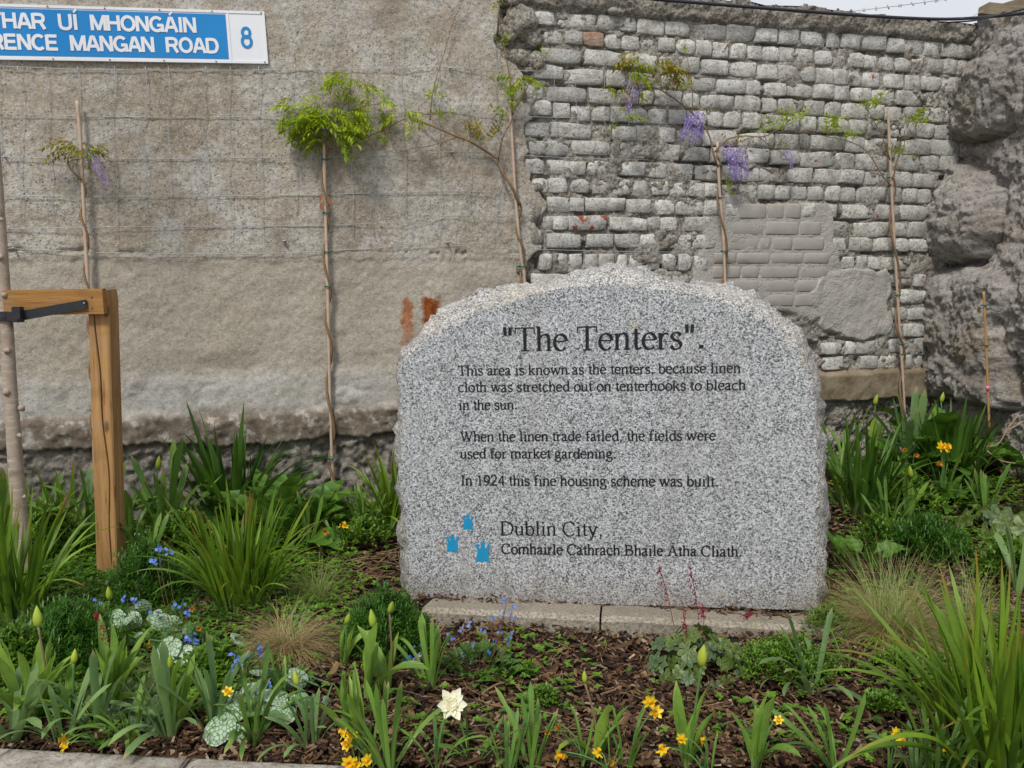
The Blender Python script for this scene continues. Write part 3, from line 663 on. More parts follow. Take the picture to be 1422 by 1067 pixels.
cl = [wall_sz(x, y) for x, y in ((735, 9), (760, 14), (900, 25), (983, 33), (1095, 42), (1211, 50), (1345, 62))]
capS = np.array([a for a, b in cl]); capZ = np.array([b for a, b in cl])
tl = [wall_sz(x, y) for x, y in ((690, -60), (960, -8), (985, 0), (1010, 2), (1025, -1), (1060, 8), (1110, 9), (1200, 20), (1290, 29), (1320, 31), (1340, 33), (1380, 40))]
tS = np.array([a for a, b in tl]); tZ = np.array([b for a, b in tl])
us = np.linspace(-.12, 2.75, 520); vs = np.linspace(-.2, ztop + .1, 380)
me = grid_mesh('mortar', us, vs, mortf, M['mortar'], keep=lambda U, V: V < np.interp(U, tS, tZ) + .008 * fbm(U * 25, V * 0, octv=3, seed=70))
for k_ in ('cap', 'patch', 'conc'): me.materials.append(M[k_])
cen = np.empty(len(me.polygons) * 3); me.polygons.foreach_get('center', cen); cen = cen.reshape(-1, 3)
mi = np.zeros(len(cen), int)
mi[cen[:, 2] > np.interp(cen[:, 0], capS, capZ) + .006] = 1
e2 = ((np.abs(cen[:, 0] - pp[0]) / .26) ** 4 + (np.abs(cen[:, 2] - pp[1]) / .20) ** 4) ** .25 + .22 * fbm(cen[:, 0] * 6, cen[:, 2] * 6, octv=4, seed=66)
mi[e2 < .97] = 2
e1 = np.maximum(np.abs(cen[:, 0] - (s_patch[0][0] + s_patch[1][0]) / 2) / (abs(s_patch[1][0] - s_patch[0][0]) / 2 + .03), np.abs(cen[:, 2] - (s_patch[0][1] + s_patch[1][1]) / 2) / (abs(s_patch[1][1] - s_patch[0][1]) / 2)) + .22 * fbm(cen[:, 0] * 3, cen[:, 2] * 3, octv=3, seed=63)
mi[e1 < 1.02] = 2
me.polygons.foreach_set('material_index', mi)
obj('mortar', me, bw)
n = NT('brown_ledge_concrete'); f = n.noise(9, 5, .65); g = n.noise(60, 4)
c = n.mix(n.mapr(f, .35, .65), (.15, .115, .07), (.28, .23, .16)); M['ledge'] = n.done(c, n.bump(g, .6, .006))
me.materials.append(M['ledge'])
mi[(cen[:, 2] < zl0 + .01) & (cen[:, 2] > zl1)] = 4
me.polygons.foreach_set('material_index', mi)
mb = MB()
for i in range(len(tS) - 1):                # solid top and back of the wall
    a_, b_ = tS[i], tS[i + 1]; ids = [mb.vert(p) for p in ((a_, -.02, tZ[i] - .004), (b_, -.02, tZ[i + 1] - .004), (b_, .3, tZ[i + 1] - .004), (a_, .3, tZ[i] - .004), (a_, .3, -.2), (b_, .3, -.2))]
    mb.face(ids[0], ids[1], ids[2], ids[3]); mb.face(ids[3], ids[2], ids[5], ids[4])
obj('wall_top', mb.mesh('wall_top', M['cap'], False), bw)
# loose stones bedded in the wall
def rock_mesh(name, sz, seed, mat, amp=.25, sub=3, f=1.6):
    import bmesh
    bm = bmesh.new(); bmesh.ops.create_icosphere(bm, subdivisions=sub, radius=1)
    P = np.array([v.co for v in bm.verts]); d = 1 + amp * fbm(P[:, 0] * f + seed, P[:, 1] * f, P[:, 2] * f, octv=4, seed=seed)
    for v, k in zip(bm.verts, d): v.co = Vector((v.co.x * sz[0], v.co.y * sz[1], v.co.z * sz[2])) * k
    me = bpy.data.meshes.new(name); bm.to_mesh(me); bm.free(); me.materials.append(mat)
    me.polygons.foreach_set('use_smooth', [True] * len(me.polygons)); return me
def wall_rock(name, px, py, rx, ry, dep, seed, mat, off=0.0, amp=.25, sub=4):
    s, z = wall_sz(px, py); k = abs(wall_sz(px + 10, py)[0] - s) / 10
    return obj(name, rock_mesh(name, (rx * k, dep, ry * k), seed, mat, amp, sub), bw, (s, -.0 - off, z))
wall_rock('broken_concrete_lump', 722, 34, 22, 20, .05, 3, M['cap'], .02)
wall_rock('broken_concrete_lump', 703, 50, 14, 14, .04, 5, M['cap'], .02)
wall_rock('broken_concrete_lump', 738, 52, 14, 13, .035, 8, M['mortar'], .0)
wall_rock('broken_concrete_lump', 704, 3, 14, 8, .04, 4, M['cap'], .02)
wall_rock('broken_concrete_lump', 716, 82, 20, 12, .04, 6, M['cap'], .01, .15)
wall_rock('broken_concrete_lump', 744, 86, 14, 11, .03, 16, M['mortar'], .01, .2)
wall_rock('pebble', 848, 18, 7.5, 5, .025, 9, flat('grey_pebble', (.27, .26, .23), .7), .03, .08, 3)
for (x, y, a, b, sd) in ((738, 160, 9, 7, 31), (745, 262, 9, 8, 32), (741, 300, 12, 14, 33), (742, 332, 12, 13, 34), (722, 372, 8, 10, 35), (712, 22, 6, 6, 36), (733, 100, 7, 5, 37), (750, 215, 6, 5, 38)):
    wall_rock('broken_concrete_lump', x, y, a, b, .028, sd, M['conc'], .012, .25, 3)

# ------------------------------------------------------------------ rubble wall at the far right
RW0 = wall_pt(1338, 300, 0); RWD = Vector((.10, -1.0, 0)).normalized(); RWN = Vector((RWD.y, -RWD.x, 0))
if RWN.x > 0: RWN = -RWN
def rw_uv(px, py, d=0.0):
    rr = ray(px, py); o_ = RW0 + RWN * d - Vector((0, 0, H)); o_.z = 0
    t = (RW0 + RWN * d - Vector((0, 0, 0))).dot(RWN) / rr.dot(RWN)
    p = Vector((0, 0, H)) + rr * t
    return (p - RW0).dot(RWD), p.z
rw = thing('rubble_wall', 'rough grey rubble wall with bulging boulders closing the right side of the bed', 'wall', RW0 * Vector((1, 1, 0)) if False else Vector((RW0.x, RW0.y, 0)))
bumps = []
for (px, py, rx, ry, hgt, pw) in ((1362, 140, 42, 58, .13, 3.5), (1328, 300, 42, 66, .20, 3), (1340, 450, 66, 78, .20, 4), (1400, 110, 60, 70, .06, 2), (1410, 420, 70, 80, .08, 2), (1330, 520, 70, 40, .20, 3)):
    u, z = rw_uv(px, py, hgt * .5); u2, _ = rw_uv(px + rx, py, hgt * .5); _, z2 = rw_uv(px, py + ry, hgt * .5)
    bumps.append((u, z, abs(u2 - u), abs(z2 - z), hgt, pw))
ztr = [(-.3, rw_uv(1345, 40)[1]), (.05, rw_uv(1352, 33)[1]), (.3, rw_uv(1385, 26)[1]), (.8, rw_uv(1425, 24)[1]), (2.2, rw_uv(1425, 24)[1] + .1)]
def rubf(U, V):
    wu = U + .05 * fbm(U * 5, V * 5, octv=4, seed=81); wv = V + .05 * fbm(U * 5, V * 5, octv=4, seed=82)
    d = .02 + .028 * fbm(U * 3.2, V * 3.2, octv=5, seed=83, gain=.55) + .014 * np.abs(fbm(U * 20, V * 20, octv=4, seed=84, gain=.6)) + .03 * np.clip((.6 - V) / .6, 0, 1)
    hmax = 0; cr_ = 0
    for (u, z, ru, rz, hg, pw) in bumps:
        r_ = ((np.abs(wu - u) / ru) ** pw + (np.abs(wv - z) / rz) ** pw) ** (1 / pw)
        hmax = np.maximum(hmax, hg * np.sqrt(np.clip(1 - r_ ** 3, 0, 1))); cr_ = np.maximum(cr_, (hg > .1) * np.exp(-((r_ - 1.05) / .07) ** 2))
    d = d + hmax - .035 * cr_ * (hmax < .05) + .012 * fbm(U * 30, V * 30, octv=3, seed=85) 
    return RWD.x * U + RWN.x * d, RWD.y * U + RWN.y * d, V
us = np.linspace(-.35, 2.4, 420); vs = np.linspace(-.1, rw_uv(1425, 20)[1] + .2, 320)
obj('rubble_face', grid_mesh('rubble_face', us, vs, rubf, M['rubble'], keep=lambda U, V: V < np.interp(U, [a for a, b in ztr], [b for a, b in ztr]) + .012 * fbm(U * 12, V * 0, octv=3, seed=86)), rw)
mb = MB(); q = Matrix.Rotation(math.atan2(RWD.y, RWD.x), 3, 'Z'); c0 = RWD * 1.0 - RWN * .16; mb.box((c0.x, c0.y, ztr[2][1] / 2 - .05), (2.6, .25, ztr[2][1] - .06), q)
obj('rubble_core', mb.mesh('rubble_core', M['rubble'], False), rw)

# ------------------------------------------------------------------ coping beam, cables, barbed wire
def outline_prism(pts, dep, back=Vector((0, 1, 0)), bev=.0):
    b = MB(); f = [b.vert(p) for p in pts]; k = [b.vert(Vector(p) + back * dep) for p in pts]
    b.face(*reversed(f)); b.face(*k)
    for i in range(len(f)): b.face(f[i], f[(i + 1) % len(f)], k[(i + 1) % len(f)], k[i])
    return b
Yc = 5.0
pts = [at_y(x, y, Yc) for x, y in ((1358, 18), (1359, 11), (1374, 3), (1392, 5), (1412, -1), (1470, -14), (1560, -34), (1560, -10), (1422, 11), (1392, 20), (1376, 20))]
o = obj('coping_beam', outline_prism(pts, .22, Vector((.45, .9, 0))).mesh('coping_beam', M['cope'], False)); tagm(o, 'weathered brown beam end jutting out over the top of the rubble wall', 'beam')
def line_thing(name, label, cat, pts, rad, mat, smooth=5):
    b = MB(); b.tube(crom(pts, smooth), rad, 8); return tagm(obj(name, b.mesh(name, mat)), label, cat)
line_thing('power_cable', 'thick black cable sagging along the top of the brick wall', 'cable', [wall_pt(x, y, .07) for x, y in ((700, -40), (820, -14), (900, -2), (980, 5), (1080, 13), (1200, 22), (1290, 26.5), (1340, 26))] + [at_y(1400, 21, 4.7), at_y(1480, 12, 4.4)], .0085, M['cable'])
line_thing('thin_cable', 'thinner black cable crossing under the brown beam end at top right', 'cable', [at_y(x, y, 4.62) for x, y in ((1320, 31), (1350, 29), (1385, 22), (1422, 13), (1480, 2))], .004, M['cable'])
bt = thing('barbed_wire', 'strand of barbed wire against the sky above the brick wall', 'wire')
b = MB(); bp = crom([at_y(x, y, 5.0) for x, y in ((1150, 20), (1200, 14), (1250, 8), (1300, 1), (1340, -6))], 6); b.tube(bp, .0022, 5); obj('strand', b.mesh('strand', M['steel']), bt)
for i in range(2, len(bp) - 2, 2):
    b = MB(); 
    for k in range(2):
        d_ = Vector((random.uniform(-1, 1), random.uniform(-.5, .5), random.uniform(.5, 1))).normalized() * .013; b.tube([bp[i] - d_, bp[i] + d_], .0018, 4)
    obj('barb', b.mesh('barb', M['steel']), bt)
line_thing('fence_wire', 'thin rusty wire end rising beside the brown beam', 'wire', [at_y(x, y, 5.0) for x, y in ((1345, 27), (1352, 22), (1360, 18), (1366, 15))], .0018, M['steel'])

# ------------------------------------------------------------------ wire trellis on the concrete wall
tr = thing('wire_trellis', 'loose grid of thin galvanised wires fixed to the wall faces', 'trellis')
hw = [[(0, 92), (130, 97), (300, 98), (450, 97), (560, 95), (620, 94), (700, 99)], [(0, 158), (130, 162), (300, 163), (450, 160), (620, 155), (700, 160), (760, 163), (900, 165)],
      [(0, 218), (90, 220), (200, 221), (380, 219), (560, 216), (625, 211), (700, 214), (780, 219), (900, 222)], [(0, 272), (200, 273), (420, 271), (620, 266), (700, 268)], [(0, 318), (200, 315), (420, 314), (560, 308), (620, 300), (730, 301)], [(0, 345), (180, 352), (380, 352), (520, 345), (620, 338), (700, 345), (900, 350), (1040, 350)],
      [(720, 98), (800, 102), (900, 115), (1000, 122)]]
for L_ in hw:
    b = MB(); b.tube(crom([wall_pt(x, y, .048 + .004 * math.sin(x)) for x, y in L_], 8), .0015, 5); obj('wire', b.mesh('wire', M['steel']), tr)
for x in list(range(-10, 700, 41)) + [769, 803, 837, 880]:
    pts = []; y = 60 if x > 380 else 92; xx = x + random.uniform(-8, 8); y1 = random.uniform(300, 350) if x < 700 else random.uniform(215, 240)
    if x > 700: y = 100
    while y < y1: pts.append(wall_pt(xx + random.gauss(0, 2.5) + (y - 90) * .02, y, .050 + random.uniform(-.003, .005))); y += 30
    b = MB(); b.tube(crom(pts, 5), .0013, 5); obj('wire', b.mesh('wire', M['steel']), tr)
for x, y in ((8, 219), (624, 96), (627, 212), (621, 337), (20, 345), (395, 335)):
    b = MB(); p = wall_pt(x, y, .03); b.tube([p, p + WN * .03], .0045, 6); b.tube([p + WN * .018 - WE * .012, p + WN * .018 + WE * .012], .0025, 5); obj('wire_bolt', b.mesh('wire_bolt', M['steel']), tr)

# ------------------------------------------------------------------ lettering: pen-stroke glyphs
def S(*p): return ('c', p)
def Lp(*p): return ('l', p)
def T_(*p): return ('t', p)               # thin straight
def K_(*p): return ('k', p)               # thick straight
def ser(x, y, l=.1): return ('t', ((x - l, y), (x + l, y)))
O_ = lambda cx, cy, rx, ry, a0=0, a1=360, n=16: ('c', tuple((cx + rx * math.cos(R(a0 + (a1 - a0) * i / n)), cy + ry * math.sin(R(a0 + (a1 - a0) * i / n))) for i in range(n + 1)))
SERIF = {
 'a': (.44, [S((.07, .34), (.10, .42), (.19, .45), (.28, .41), (.30, .30), (.30, .10), (.34, .02), (.42, .04)), S((.30, .27), (.14, .21), (.06, .12), (.09, .02), (.17, 0), (.30, .09))]),
 'b': (.5, [K_((.1, .68), (.1, 0)), ('t', ((.02, .67), (.1, .68))), O_(.26, .22, .17, .22, 140, -140)]),
 'c': (.44, [O_(.25, .225, .19, .225, 45, 320)]),
 'd': (.5, [K_((.4, .68), (.4, 0)), ('t', ((.32, .67), (.4, .68))), ser(.43, .01, .05), O_(.24, .22, .17, .22, 40, 320)]),
 'e': (.44, [T_((.07, .26), (.38, .26)), O_(.225, .225, .175, .225, 8, 320)]),
 'f': (.33, [S((.34, .62), (.27, .68), (.17, .62), (.15, .5), (.15, 0)), ser(.15, .01, .1), T_((.03, .44), (.29, .44))]),
 'g': (.47, [O_(.21, .31, .13, .14), S((.12, .2), (.08, .12), (.18, .06), (.36, .04), (.42, -.06), (.32, -.19), (.14, -.19), (.05, -.11), (.12, -.02)), T_((.3, .42), (.44, .42))]),
 'h': (.5, [K_((.1, .68), (.1, 0)), ser(.1, .01, .08), S((.1, .32), (.2, .43), (.32, .44), (.38, .34), (.38, 0)), ser(.38, .01, .08), ('t', ((.02, .67), (.1, .68)))]),
 'i': (.28, [K_((.14, .44), (.14, 0)), ser(.14, .01, .1), ('t', ((.05, .42), (.14, .44))), ('k', ((.14, .65), (.14, .58)))]),
 'k': (.5, [K_((.1, .68), (.1, 0)), ser(.1, .01, .08), ('t', ((.12, .18), (.38, .43))), K_((.2, .26), (.42, .0)), ser(.42, .01, .07), ser(.36, .43, .08)]),
 'l': (.28, [K_((.14, .68), (.14, 0)), ser(.14, .01, .1), ('t', ((.05, .67), (.14, .68)))]),
 'm': (.78, [K_((.1, .44), (.1, 0)), ser(.1, .01, .08), ('t', ((.02, .42), (.1, .44))), S((.1, .32), (.2, .43), (.32, .44), (.38, .34), (.38, 0)), ser(.38, .01, .08), S((.38, .32), (.48, .43), (.6, .44), (.66, .34), (.66, 0)), ser(.66, .01, .08)]),
 'n': (.5, [K_((.1, .44), (.1, 0)), ser(.1, .01, .08), ('t', ((.02, .42), (.1, .44))), S((.1, .32), (.2, .43), (.32, .44), (.38, .34), (.38, 0)), ser(.38, .01, .08)]),
 'o': (.5, [O_(.25, .225, .19, .225)]),
 'r': (.34, [K_((.1, .44), (.1, 0)), ser(.11, .01, .1), ('t', ((.02, .42), (.1, .44))), S((.1, .30), (.2, .42), (.32, .42))]),
 's': (.39, [S((.32, .36), (.26, .44), (.14, .44), (.07, .35), (.14, .26), (.27, .2), (.33, .11), (.26, .01), (.13, 0), (.05, .09))]),
 't': (.29, [S((.14, .57), (.14, .3), (.14, .1), (.18, .01), (.28, .06)), T_((.02, .44), (.27, .44))]),
 'u': (.5, [S((.1, .44), (.1, .12), (.16, .01), (.28, .02), (.38, .12)), K_((.38, .44), (.38, 0)), ('t', ((.02, .43), (.1, .44))), ('t', ((.30, .43), (.38, .44))), ser(.42, .01, .04)]),
 'w': (.72, [K_((.08, .44), (.22, 0)), T_((.22, 0), (.36, .42)), K_((.34, .44), (.5, 0)), T_((.5, 0), (.64, .44)), ser(.08, .44, .08), ser(.35, .44, .08), ser(.64, .44, .07)]),
 'y': (.5, [K_((.08, .44), (.25, .03)), S((.41, .44), (.26, .04), (.16, -.17), (.05, -.19)), ser(.09, .44, .09), ser(.41, .44, .07)]),
 'T': (.61, [K_((.3, .65), (.3, 0)), ser(.3, .01, .13), T_((.03, .645), (.57, .645)), ('t', ((.03, .65), (.02, .5))), ('t', ((.57, .65), (.58, .5)))]),
 'W': (.94, [K_((.1, .65), (.3, 0)), T_((.3, 0), (.48, .62)), K_((.42, .65), (.64, 0)), T_((.64, 0), (.84, .65)), ser(.1, .65, .1), ser(.44, .65, .1), ser(.84, .65, .09)]),
 'I': (.33, [K_((.16, .65), (.16, 0)), ser(.16, .01, .13), ser(.16, .64, .13)]),
 'D': (.72, [K_((.14, .65), (.14, 0)), ('c', ((.04, .645), (.3, .645), (.52, .58), (.65, .33), (.52, .07), (.3, .01), (.04, .01)))]),
 'B': (.66, [K_((.14, .65), (.14, 0)), ('c', ((.04, .645), (.3, .645), (.47, .6), (.5, .49), (.42, .38), (.14, .35))), ('c', ((.3, .35), (.5, .31), (.57, .18), (.48, .05), (.3, .01), (.04, .01)))]),
 'C': (.67, [O_(.36, .325, .29, .335, 40, 322), ('t', ((.585, .65), (.585, .45)))]),
 'A': (.72, [T_((.1, 0), (.35, .67)), K_((.34, .67), (.6, 0)), T_((.2, .24), (.5, .24)), ser(.1, .01, .09), ser(.6, .01, .11)]),
 '1': (.5, [K_((.26, .66), (.26, 0)), ser(.26, .01, .12), ('t', ((.12, .57), (.26, .66)))]),
 '9': (.5, [O_(.24, .45, .17, .21), S((.41, .46), (.38, .22), (.26, .07), (.08, 0))]),
 '2': (.5, [S((.06, .5), (.12, .63), (.26, .67), (.38, .57), (.36, .4), (.2, .2), (.04, .02)), K_((.04, .03), (.44, .03))]),
 '4': (.5, [K_((.34, .66), (.34, 0)), T_((.33, .66), (.03, .2)), ('t', ((.03, .19), (.46, .19)))]),
 '.': (.25, [('k', ((.11, .10), (.11, .0))), ('k', ((.14, .10), (.14, .0)))]), ',': (.25, [('k', ((.12, .085), (.12, 0))), ('t', ((.14, .02), (.08, -.12)))]),
 '"': (.38, [('k', ((.1, .67), (.11, .44))), ('k', ((.26, .67), (.25, .44)))]), ' ': (.25, []),
}
SERIF['Á'] = (.72, SERIF['A'][1] + [('t', ((.34, .74), (.44, .86)))])
SANS = {
 'T': (.62, [Lp((.31, .0), (.31, .66)), Lp((.02, .66), (.60, .66))]), 'H': (.74, [Lp((.09, 0), (.09, .72)), Lp((.63, 0), (.63, .72)), Lp((.09, .37), (.63, .37))]),
 'A': (.74, [Lp((.06, 0), (.33, .70)), Lp((.41, .70), (.68, 0)), Lp((.18, .23), (.56, .23)), Lp((.32, .66), (.42, .66))]), 'R': (.74, [Lp((.09, 0), (.09, .72)), ('s', ((.09, .66), (.44, .66), (.58, .60), (.61, .5), (.57, .38), (.44, .34), (.09, .34))), Lp((.44, .33), (.65, 0))]),
 'U': (.74, [('s', ((.09, .72), (.09, .28), (.15, .1), (.36, .04), (.57, .1), (.63, .28), (.63, .72)))]), 'I': (.30, [Lp((.15, 0), (.15, .72))]),
 'M': (.86, [Lp((.09, 0), (.09, .72)), Lp((.12, .70), (.43, .02)), Lp((.43, .02), (.74, .70)), Lp((.77, .72), (.77, 0))]), 'O': (.80, [O_(.40, .36, .32, .31)]),
 'N': (.74, [Lp((.09, 0), (.09, .72)), Lp((.12, .70), (.60, .02)), Lp((.63, .72), (.63, 0))]), 'G': (.80, [O_(.40, .36, .32, .31, 42, 318, 20), Lp((.70, .0), (.70, .34)), Lp((.42, .31), (.75, .31))]),
 'E': (.68, [Lp((.09, 0), (.09, .72)), Lp((.09, .66), (.62, .66)), Lp((.09, .37), (.58, .37)), Lp((.09, .06), (.63, .06))]), 'C': (.74, [O_(.39, .36, .31, .31, 45, 315, 20)]),
 'D': (.76, [Lp((.09, 0), (.09, .72)), ('s', ((.09, .66), (.38, .66), (.56, .60), (.66, .36), (.56, .12), (.38, .06), (.09, .06)))]), 'B': (.74, [Lp((.09, 0), (.09, .72)), ('s', ((.09, .66), (.44, .66), (.58, .58), (.56, .42), (.42, .37), (.09, .37))), ('s', ((.42, .37), (.58, .33), (.63, .2), (.56, .09), (.42, .06), (.09, .06)))]),
 'L': (.62, [Lp((.09, 0), (.09, .72)), Lp((.09, .06), (.6, .06))]), '8': (.62, [O_(.31, .53, .19, .17), O_(.31, .2, .23, .20)]), ' ': (.62, []),
}
ACC = [Lp((.33, .78), (.46, .93))]
SANS['Á'] = (.74, SANS['A'][1] + [Lp((.32, .80), (.48, .96))]); SANS['Í'] = (.30, SANS['I'][1] + [Lp((.10, .80), (.26, .96))]); SANS['Ó'] = (.80, SANS['O'][1] + [Lp((.37, .80), (.50, .93))])
def crom2(pts, n=5): return [(v.x, v.y) for v in crom([Vector((p[0], p[1], 0)) for p in pts], n)]
def width_of(txt, font): return sum(font[c][0] for c in txt)
def letter(b, txt, font, A, B, cap, thick, thin, place, uniform=None, lift=0.0):
    """write txt from local point A to local point B; cap = local cap height"""
    W_ = width_of(txt, font); dx, dy = B[0] - A[0], B[1] - A[1]; L_ = math.hypot(dx, dy); ux, uy = dx / L_, dy / L_
    sx = L_ / W_; capu = .65 if uniform is None else .72; sy = cap / capu; x0 = 0; cnt = 0
    pa = R(18); pen = (math.cos(pa), math.sin(pa))
    for ch in txt:
        adv, strokes = font[ch]
        for ty, pts in strokes:
            cnt += 1
            P = crom2(pts, 3 if len(pts) > 10 else 5) if ty in 'cs' and len(pts) > 2 else list(pts)
            Q = [((x + x0) * sx, y * sy) for x, y in P]
            L2 = []
            for i, (x, y) in enumerate(Q):
                a_ = Q[max(i - 1, 0)]; c_ = Q[min(i + 1, len(Q) - 1)]; tx, ty_ = c_[0] - a_[0], c_[1] - a_[1]; l = math.hypot(tx, ty_) or 1; tx /= l; ty_ /= l
                if uniform: wd = uniform * cap * (.62 if min(q[1] for q in pts) > .75 else 1)
                elif ty == 't': wd = thin * cap
                elif ty == 'k': wd = thick * cap
                else: wd = cap * (thin + (thick - thin) * min(1, abs(tx * pen[1] - ty_ * pen[0]) ** 1.3))
                L2.append((x - ty_ * wd / 2, y + tx * wd / 2, x + ty_ * wd / 2, y - tx * wd / 2))
            yoff = lift + (cnt % 7) * .00006
            ids = [(b.vert(place(A[0] + ux * l[0] - uy * l[1], A[1] + uy * l[0] + ux * l[1], yoff)), b.vert(place(A[0] + ux * l[2] - uy * l[3], A[1] + uy * l[2] + ux * l[3], yoff))) for l in L2]
            for i in range(len(ids) - 1): b.face(ids[i][0], ids[i][1], ids[i + 1][1], ids[i + 1][0])
        x0 += adv

# ------------------------------------------------------------------ street sign
sg = thing('street_sign', 'blue and white bilingual street name sign fixed high on the concrete wall', 'sign', WO, rotz=WT)
s0, z0 = wall_sz(370, 16.5, .05); s1, z1 = wall_sz(369, 88.5, .05); sL, zL = wall_sz(0, 5.5, .05); _, zLb = wall_sz(0, 82, .05)
tl_ = (zL - z0) / (s0 - sL) * -1; tl_ = (z0 - zL) / (s0 - sL)     # tilt of the sign
SHt = (z0 - z1); ca, sa_ = math.cos(math.atan(tl_)), math.sin(math.atan(tl_))
def sgp(x, y, off):   # x from the right edge (negative left), y from the bottom edge, off towards the viewer
    return Vector((s0 + x * ca - y * sa_, -.045 - off, z1 + x * sa_ + y * ca))
kx = (s0 - sL) / 370.0; ky = SHt / 72.0                           # metres per photo pixel near the sign
fullL = -535 * kx
def sg_box(b, x0, x1, y0, y1, o0, o1):
    ids = [b.vert(sgp(x, y, o)) for o in (o0, o1) for (x, y) in ((x0, y0), (x1, y0), (x1, y1), (x0, y1))]
    b.face(ids[4], ids[5], ids[6], ids[7]); b.face(ids[3], ids[2], ids[1], ids[0])
    for k in range(4): b.face(ids[k], ids[(k + 1) % 4], ids[4 + (k + 1) % 4], ids[4 + k])
b = MB(); sg_box(b, fullL, 0, 0, SHt, -.008, .004); obj('sign_plate', b.mesh('sign_plate', M['sign_w'], False), sg)
b = MB()
for (a0, a1, c0, c1) in ((fullL, 0, 0, 3.5 * ky), (fullL, 0, SHt - 3.5 * ky, SHt), (-3.5 * kx, 0, 3.6 * ky, SHt - 3.6 * ky), (-56 * kx, -53.5 * kx, 3.6 * ky, SHt - 3.6 * ky), (fullL, fullL + 3.5 * kx, 3.6 * ky, SHt - 3.6 * ky)):
    sg_box(b, a0, a1, c0, c1, .004, .0068)
obj('sign_rim', b.mesh('sign_rim', M['sign_w'], False), sg)
b = MB(); sg_box(b, fullL + 5 * kx, -58 * kx, 5.5 * ky, SHt - 5.5 * ky, .004, .0055); obj('sign_field', b.mesh('sign_field', M['sign_b'], False), sg)
def sgplace(x, y, off): return sgp(x, y, .0062 + off)
def solid_letters(b):   # give flat lettering a little thickness
    nv = len(b.v); return b
b = MB(); yb1 = 40.5 * ky; yb2 = 13 * ky; capS_ = 20.5 * ky
xR1 = -101 * kx; xR2 = -71 * kx
w1 = 192 * kx / width_of('UÍ MHONGÁIN', SANS)
w2 = 209 * kx / width_of('MANGAN ROAD', SANS)
l1 = width_of('BÓTHAR UÍ MHONGÁIN', SANS) * w1; l2 = width_of('CLARENCE MANGAN ROAD', SANS) * w2
for li in range(3):
    letter(b, 'BÓTHAR UÍ MHONGÁIN', SANS, (xR1 - l1, yb1), (xR1, yb1), capS_, 0, 0, sgplace, uniform=.205, lift=.0006 * li)
    letter(b, 'CLARENCE MANGAN ROAD', SANS, (xR2 - l2, yb2), (xR2, yb2), capS_, 0, 0, sgplace, uniform=.205, lift=.0006 * li)
obj('raised_lettering', b.mesh('raised_lettering', M['sign_w'], False), sg)
b = MB(); letter(b, '8', SANS, (-38.5 * kx, 22.5 * ky), (-20.5 * kx, 22.5 * ky), 27 * ky, 0, 0, sgplace, uniform=.15); obj('district_number', b.mesh('district_number', M['sign_b'], False), sg)
for x in (-5, -77, -152, -228, -305, -380, -455, -530):
    for y in (2, 70):
        b = MB(); p = sgp(x * kx, y * ky, .006); b.tube([p, p + Vector((0, -.003, 0))], .0035, 8); obj('rivet', b.mesh('rivet', M['screw'], False), sg)

# ------------------------------------------------------------------ memorial stone
OUT = [(566, 832), (557, 790), (558, 757), (554, 700), (552, 640), (553, 580), (551, 515), (560, 487), (583, 462), (610, 436), (648, 414), (690, 399), (732, 396), (775, 386), (812, 377), (832, 371), (852, 369.5), (870, 370), (890, 373), (910, 382), (940, 390), (980, 393), (1012, 396), (1042, 406), (1072, 427), (1098, 450), (1124, 478), (1138, 508), (1143, 560), (1142, 620), (1147, 670), (1150, 720), (1148, 790), (1141, 848)]
INN = [(574, 832), (567, 790), (567, 757), (561, 700), (558, 640), (558, 580), (556, 518), (570, 490), (598, 468), (630, 450), (668, 434), (705, 421), (745, 408), (790, 400), (830, 397), (865, 397), (900, 400), (935, 407), (970, 412), (1005, 421), (1040, 436), (1066, 450), (1092, 474), (1110, 500), (1124, 525), (1131, 560), (1133, 620), (1134, 670), (1134, 720), (1134, 790), (1136, 848)]
def resample(pts, n):
    d = [0]
    for a_, b_ in zip(pts, pts[1:]): d.append(d[-1] + math.hypot(b_[0] - a_[0], b_[1] - a_[1]))
    t = np.linspace(0, d[-1], n); return np.stack([np.interp(t, d, [p[0] for p in pts]), np.interp(t, d, [p[1] for p in pts])], 1)
def smoothp(pts): return crom2(pts, 4)
NR = 200
inn = resample(smoothp(INN), NR); outl = resample(smoothp(OUT), NR)
stone = thing('memorial_stone', 'grey granite memorial stone with rough edges and black inscription about The Tenters', 'memorial stone', SO, rotz=ST)
b = MB(); I2 = [stone_sz(x, y) for x, y in inn]; O2 = [stone_sz(x, y, -.09) for x, y in outl]
I2 = [(s + .005 * float(fbm(i * .35, 1.0, octv=3, seed=90)), z + .005 * float(fbm(i * .35, 9.0, octv=3, seed=91)) * (0 if i in (0, NR - 1) else 1)) for i, (s, z) in enumerate(I2)]
BD = .24
rings = [[(s, 0.0, z) for s, z in I2]]
for t, y in ((.22, .006), (.5, .025), (.8, .055), (1.0, .09), (1.02, .13), (.98, .17), (.9, .21), (.7, BD)):
    rg = []
    for i in range(NR):
        s = I2[i][0] * (1 - t) + O2[i][0] * t; z = I2[i][1] * (1 - t) + O2[i][1] * t
        k = .014 * float(fbm(i * .34, y * 25, octv=5, seed=92, gain=.65)) * min(1, y / .03)
        k += .004 * random.uniform(-1, 1) * min(1, y / .03)
        nx_, nz_ = O2[i][0] - I2[i][0], O2[i][1] - I2[i][1]; l = math.hypot(nx_, nz_) or 1
        rg.append((s + nx_ / l * k, y + .006 * float(fbm(i * .4, t * 7, octv=3, seed=93)), z + nz_ / l * k * (0 if i in (0, NR - 1) else 1)))
    rings.append(rg)
ids = [[b.vert(p) for p in rg] for rg in rings]
b.face(*ids[0], m=0)
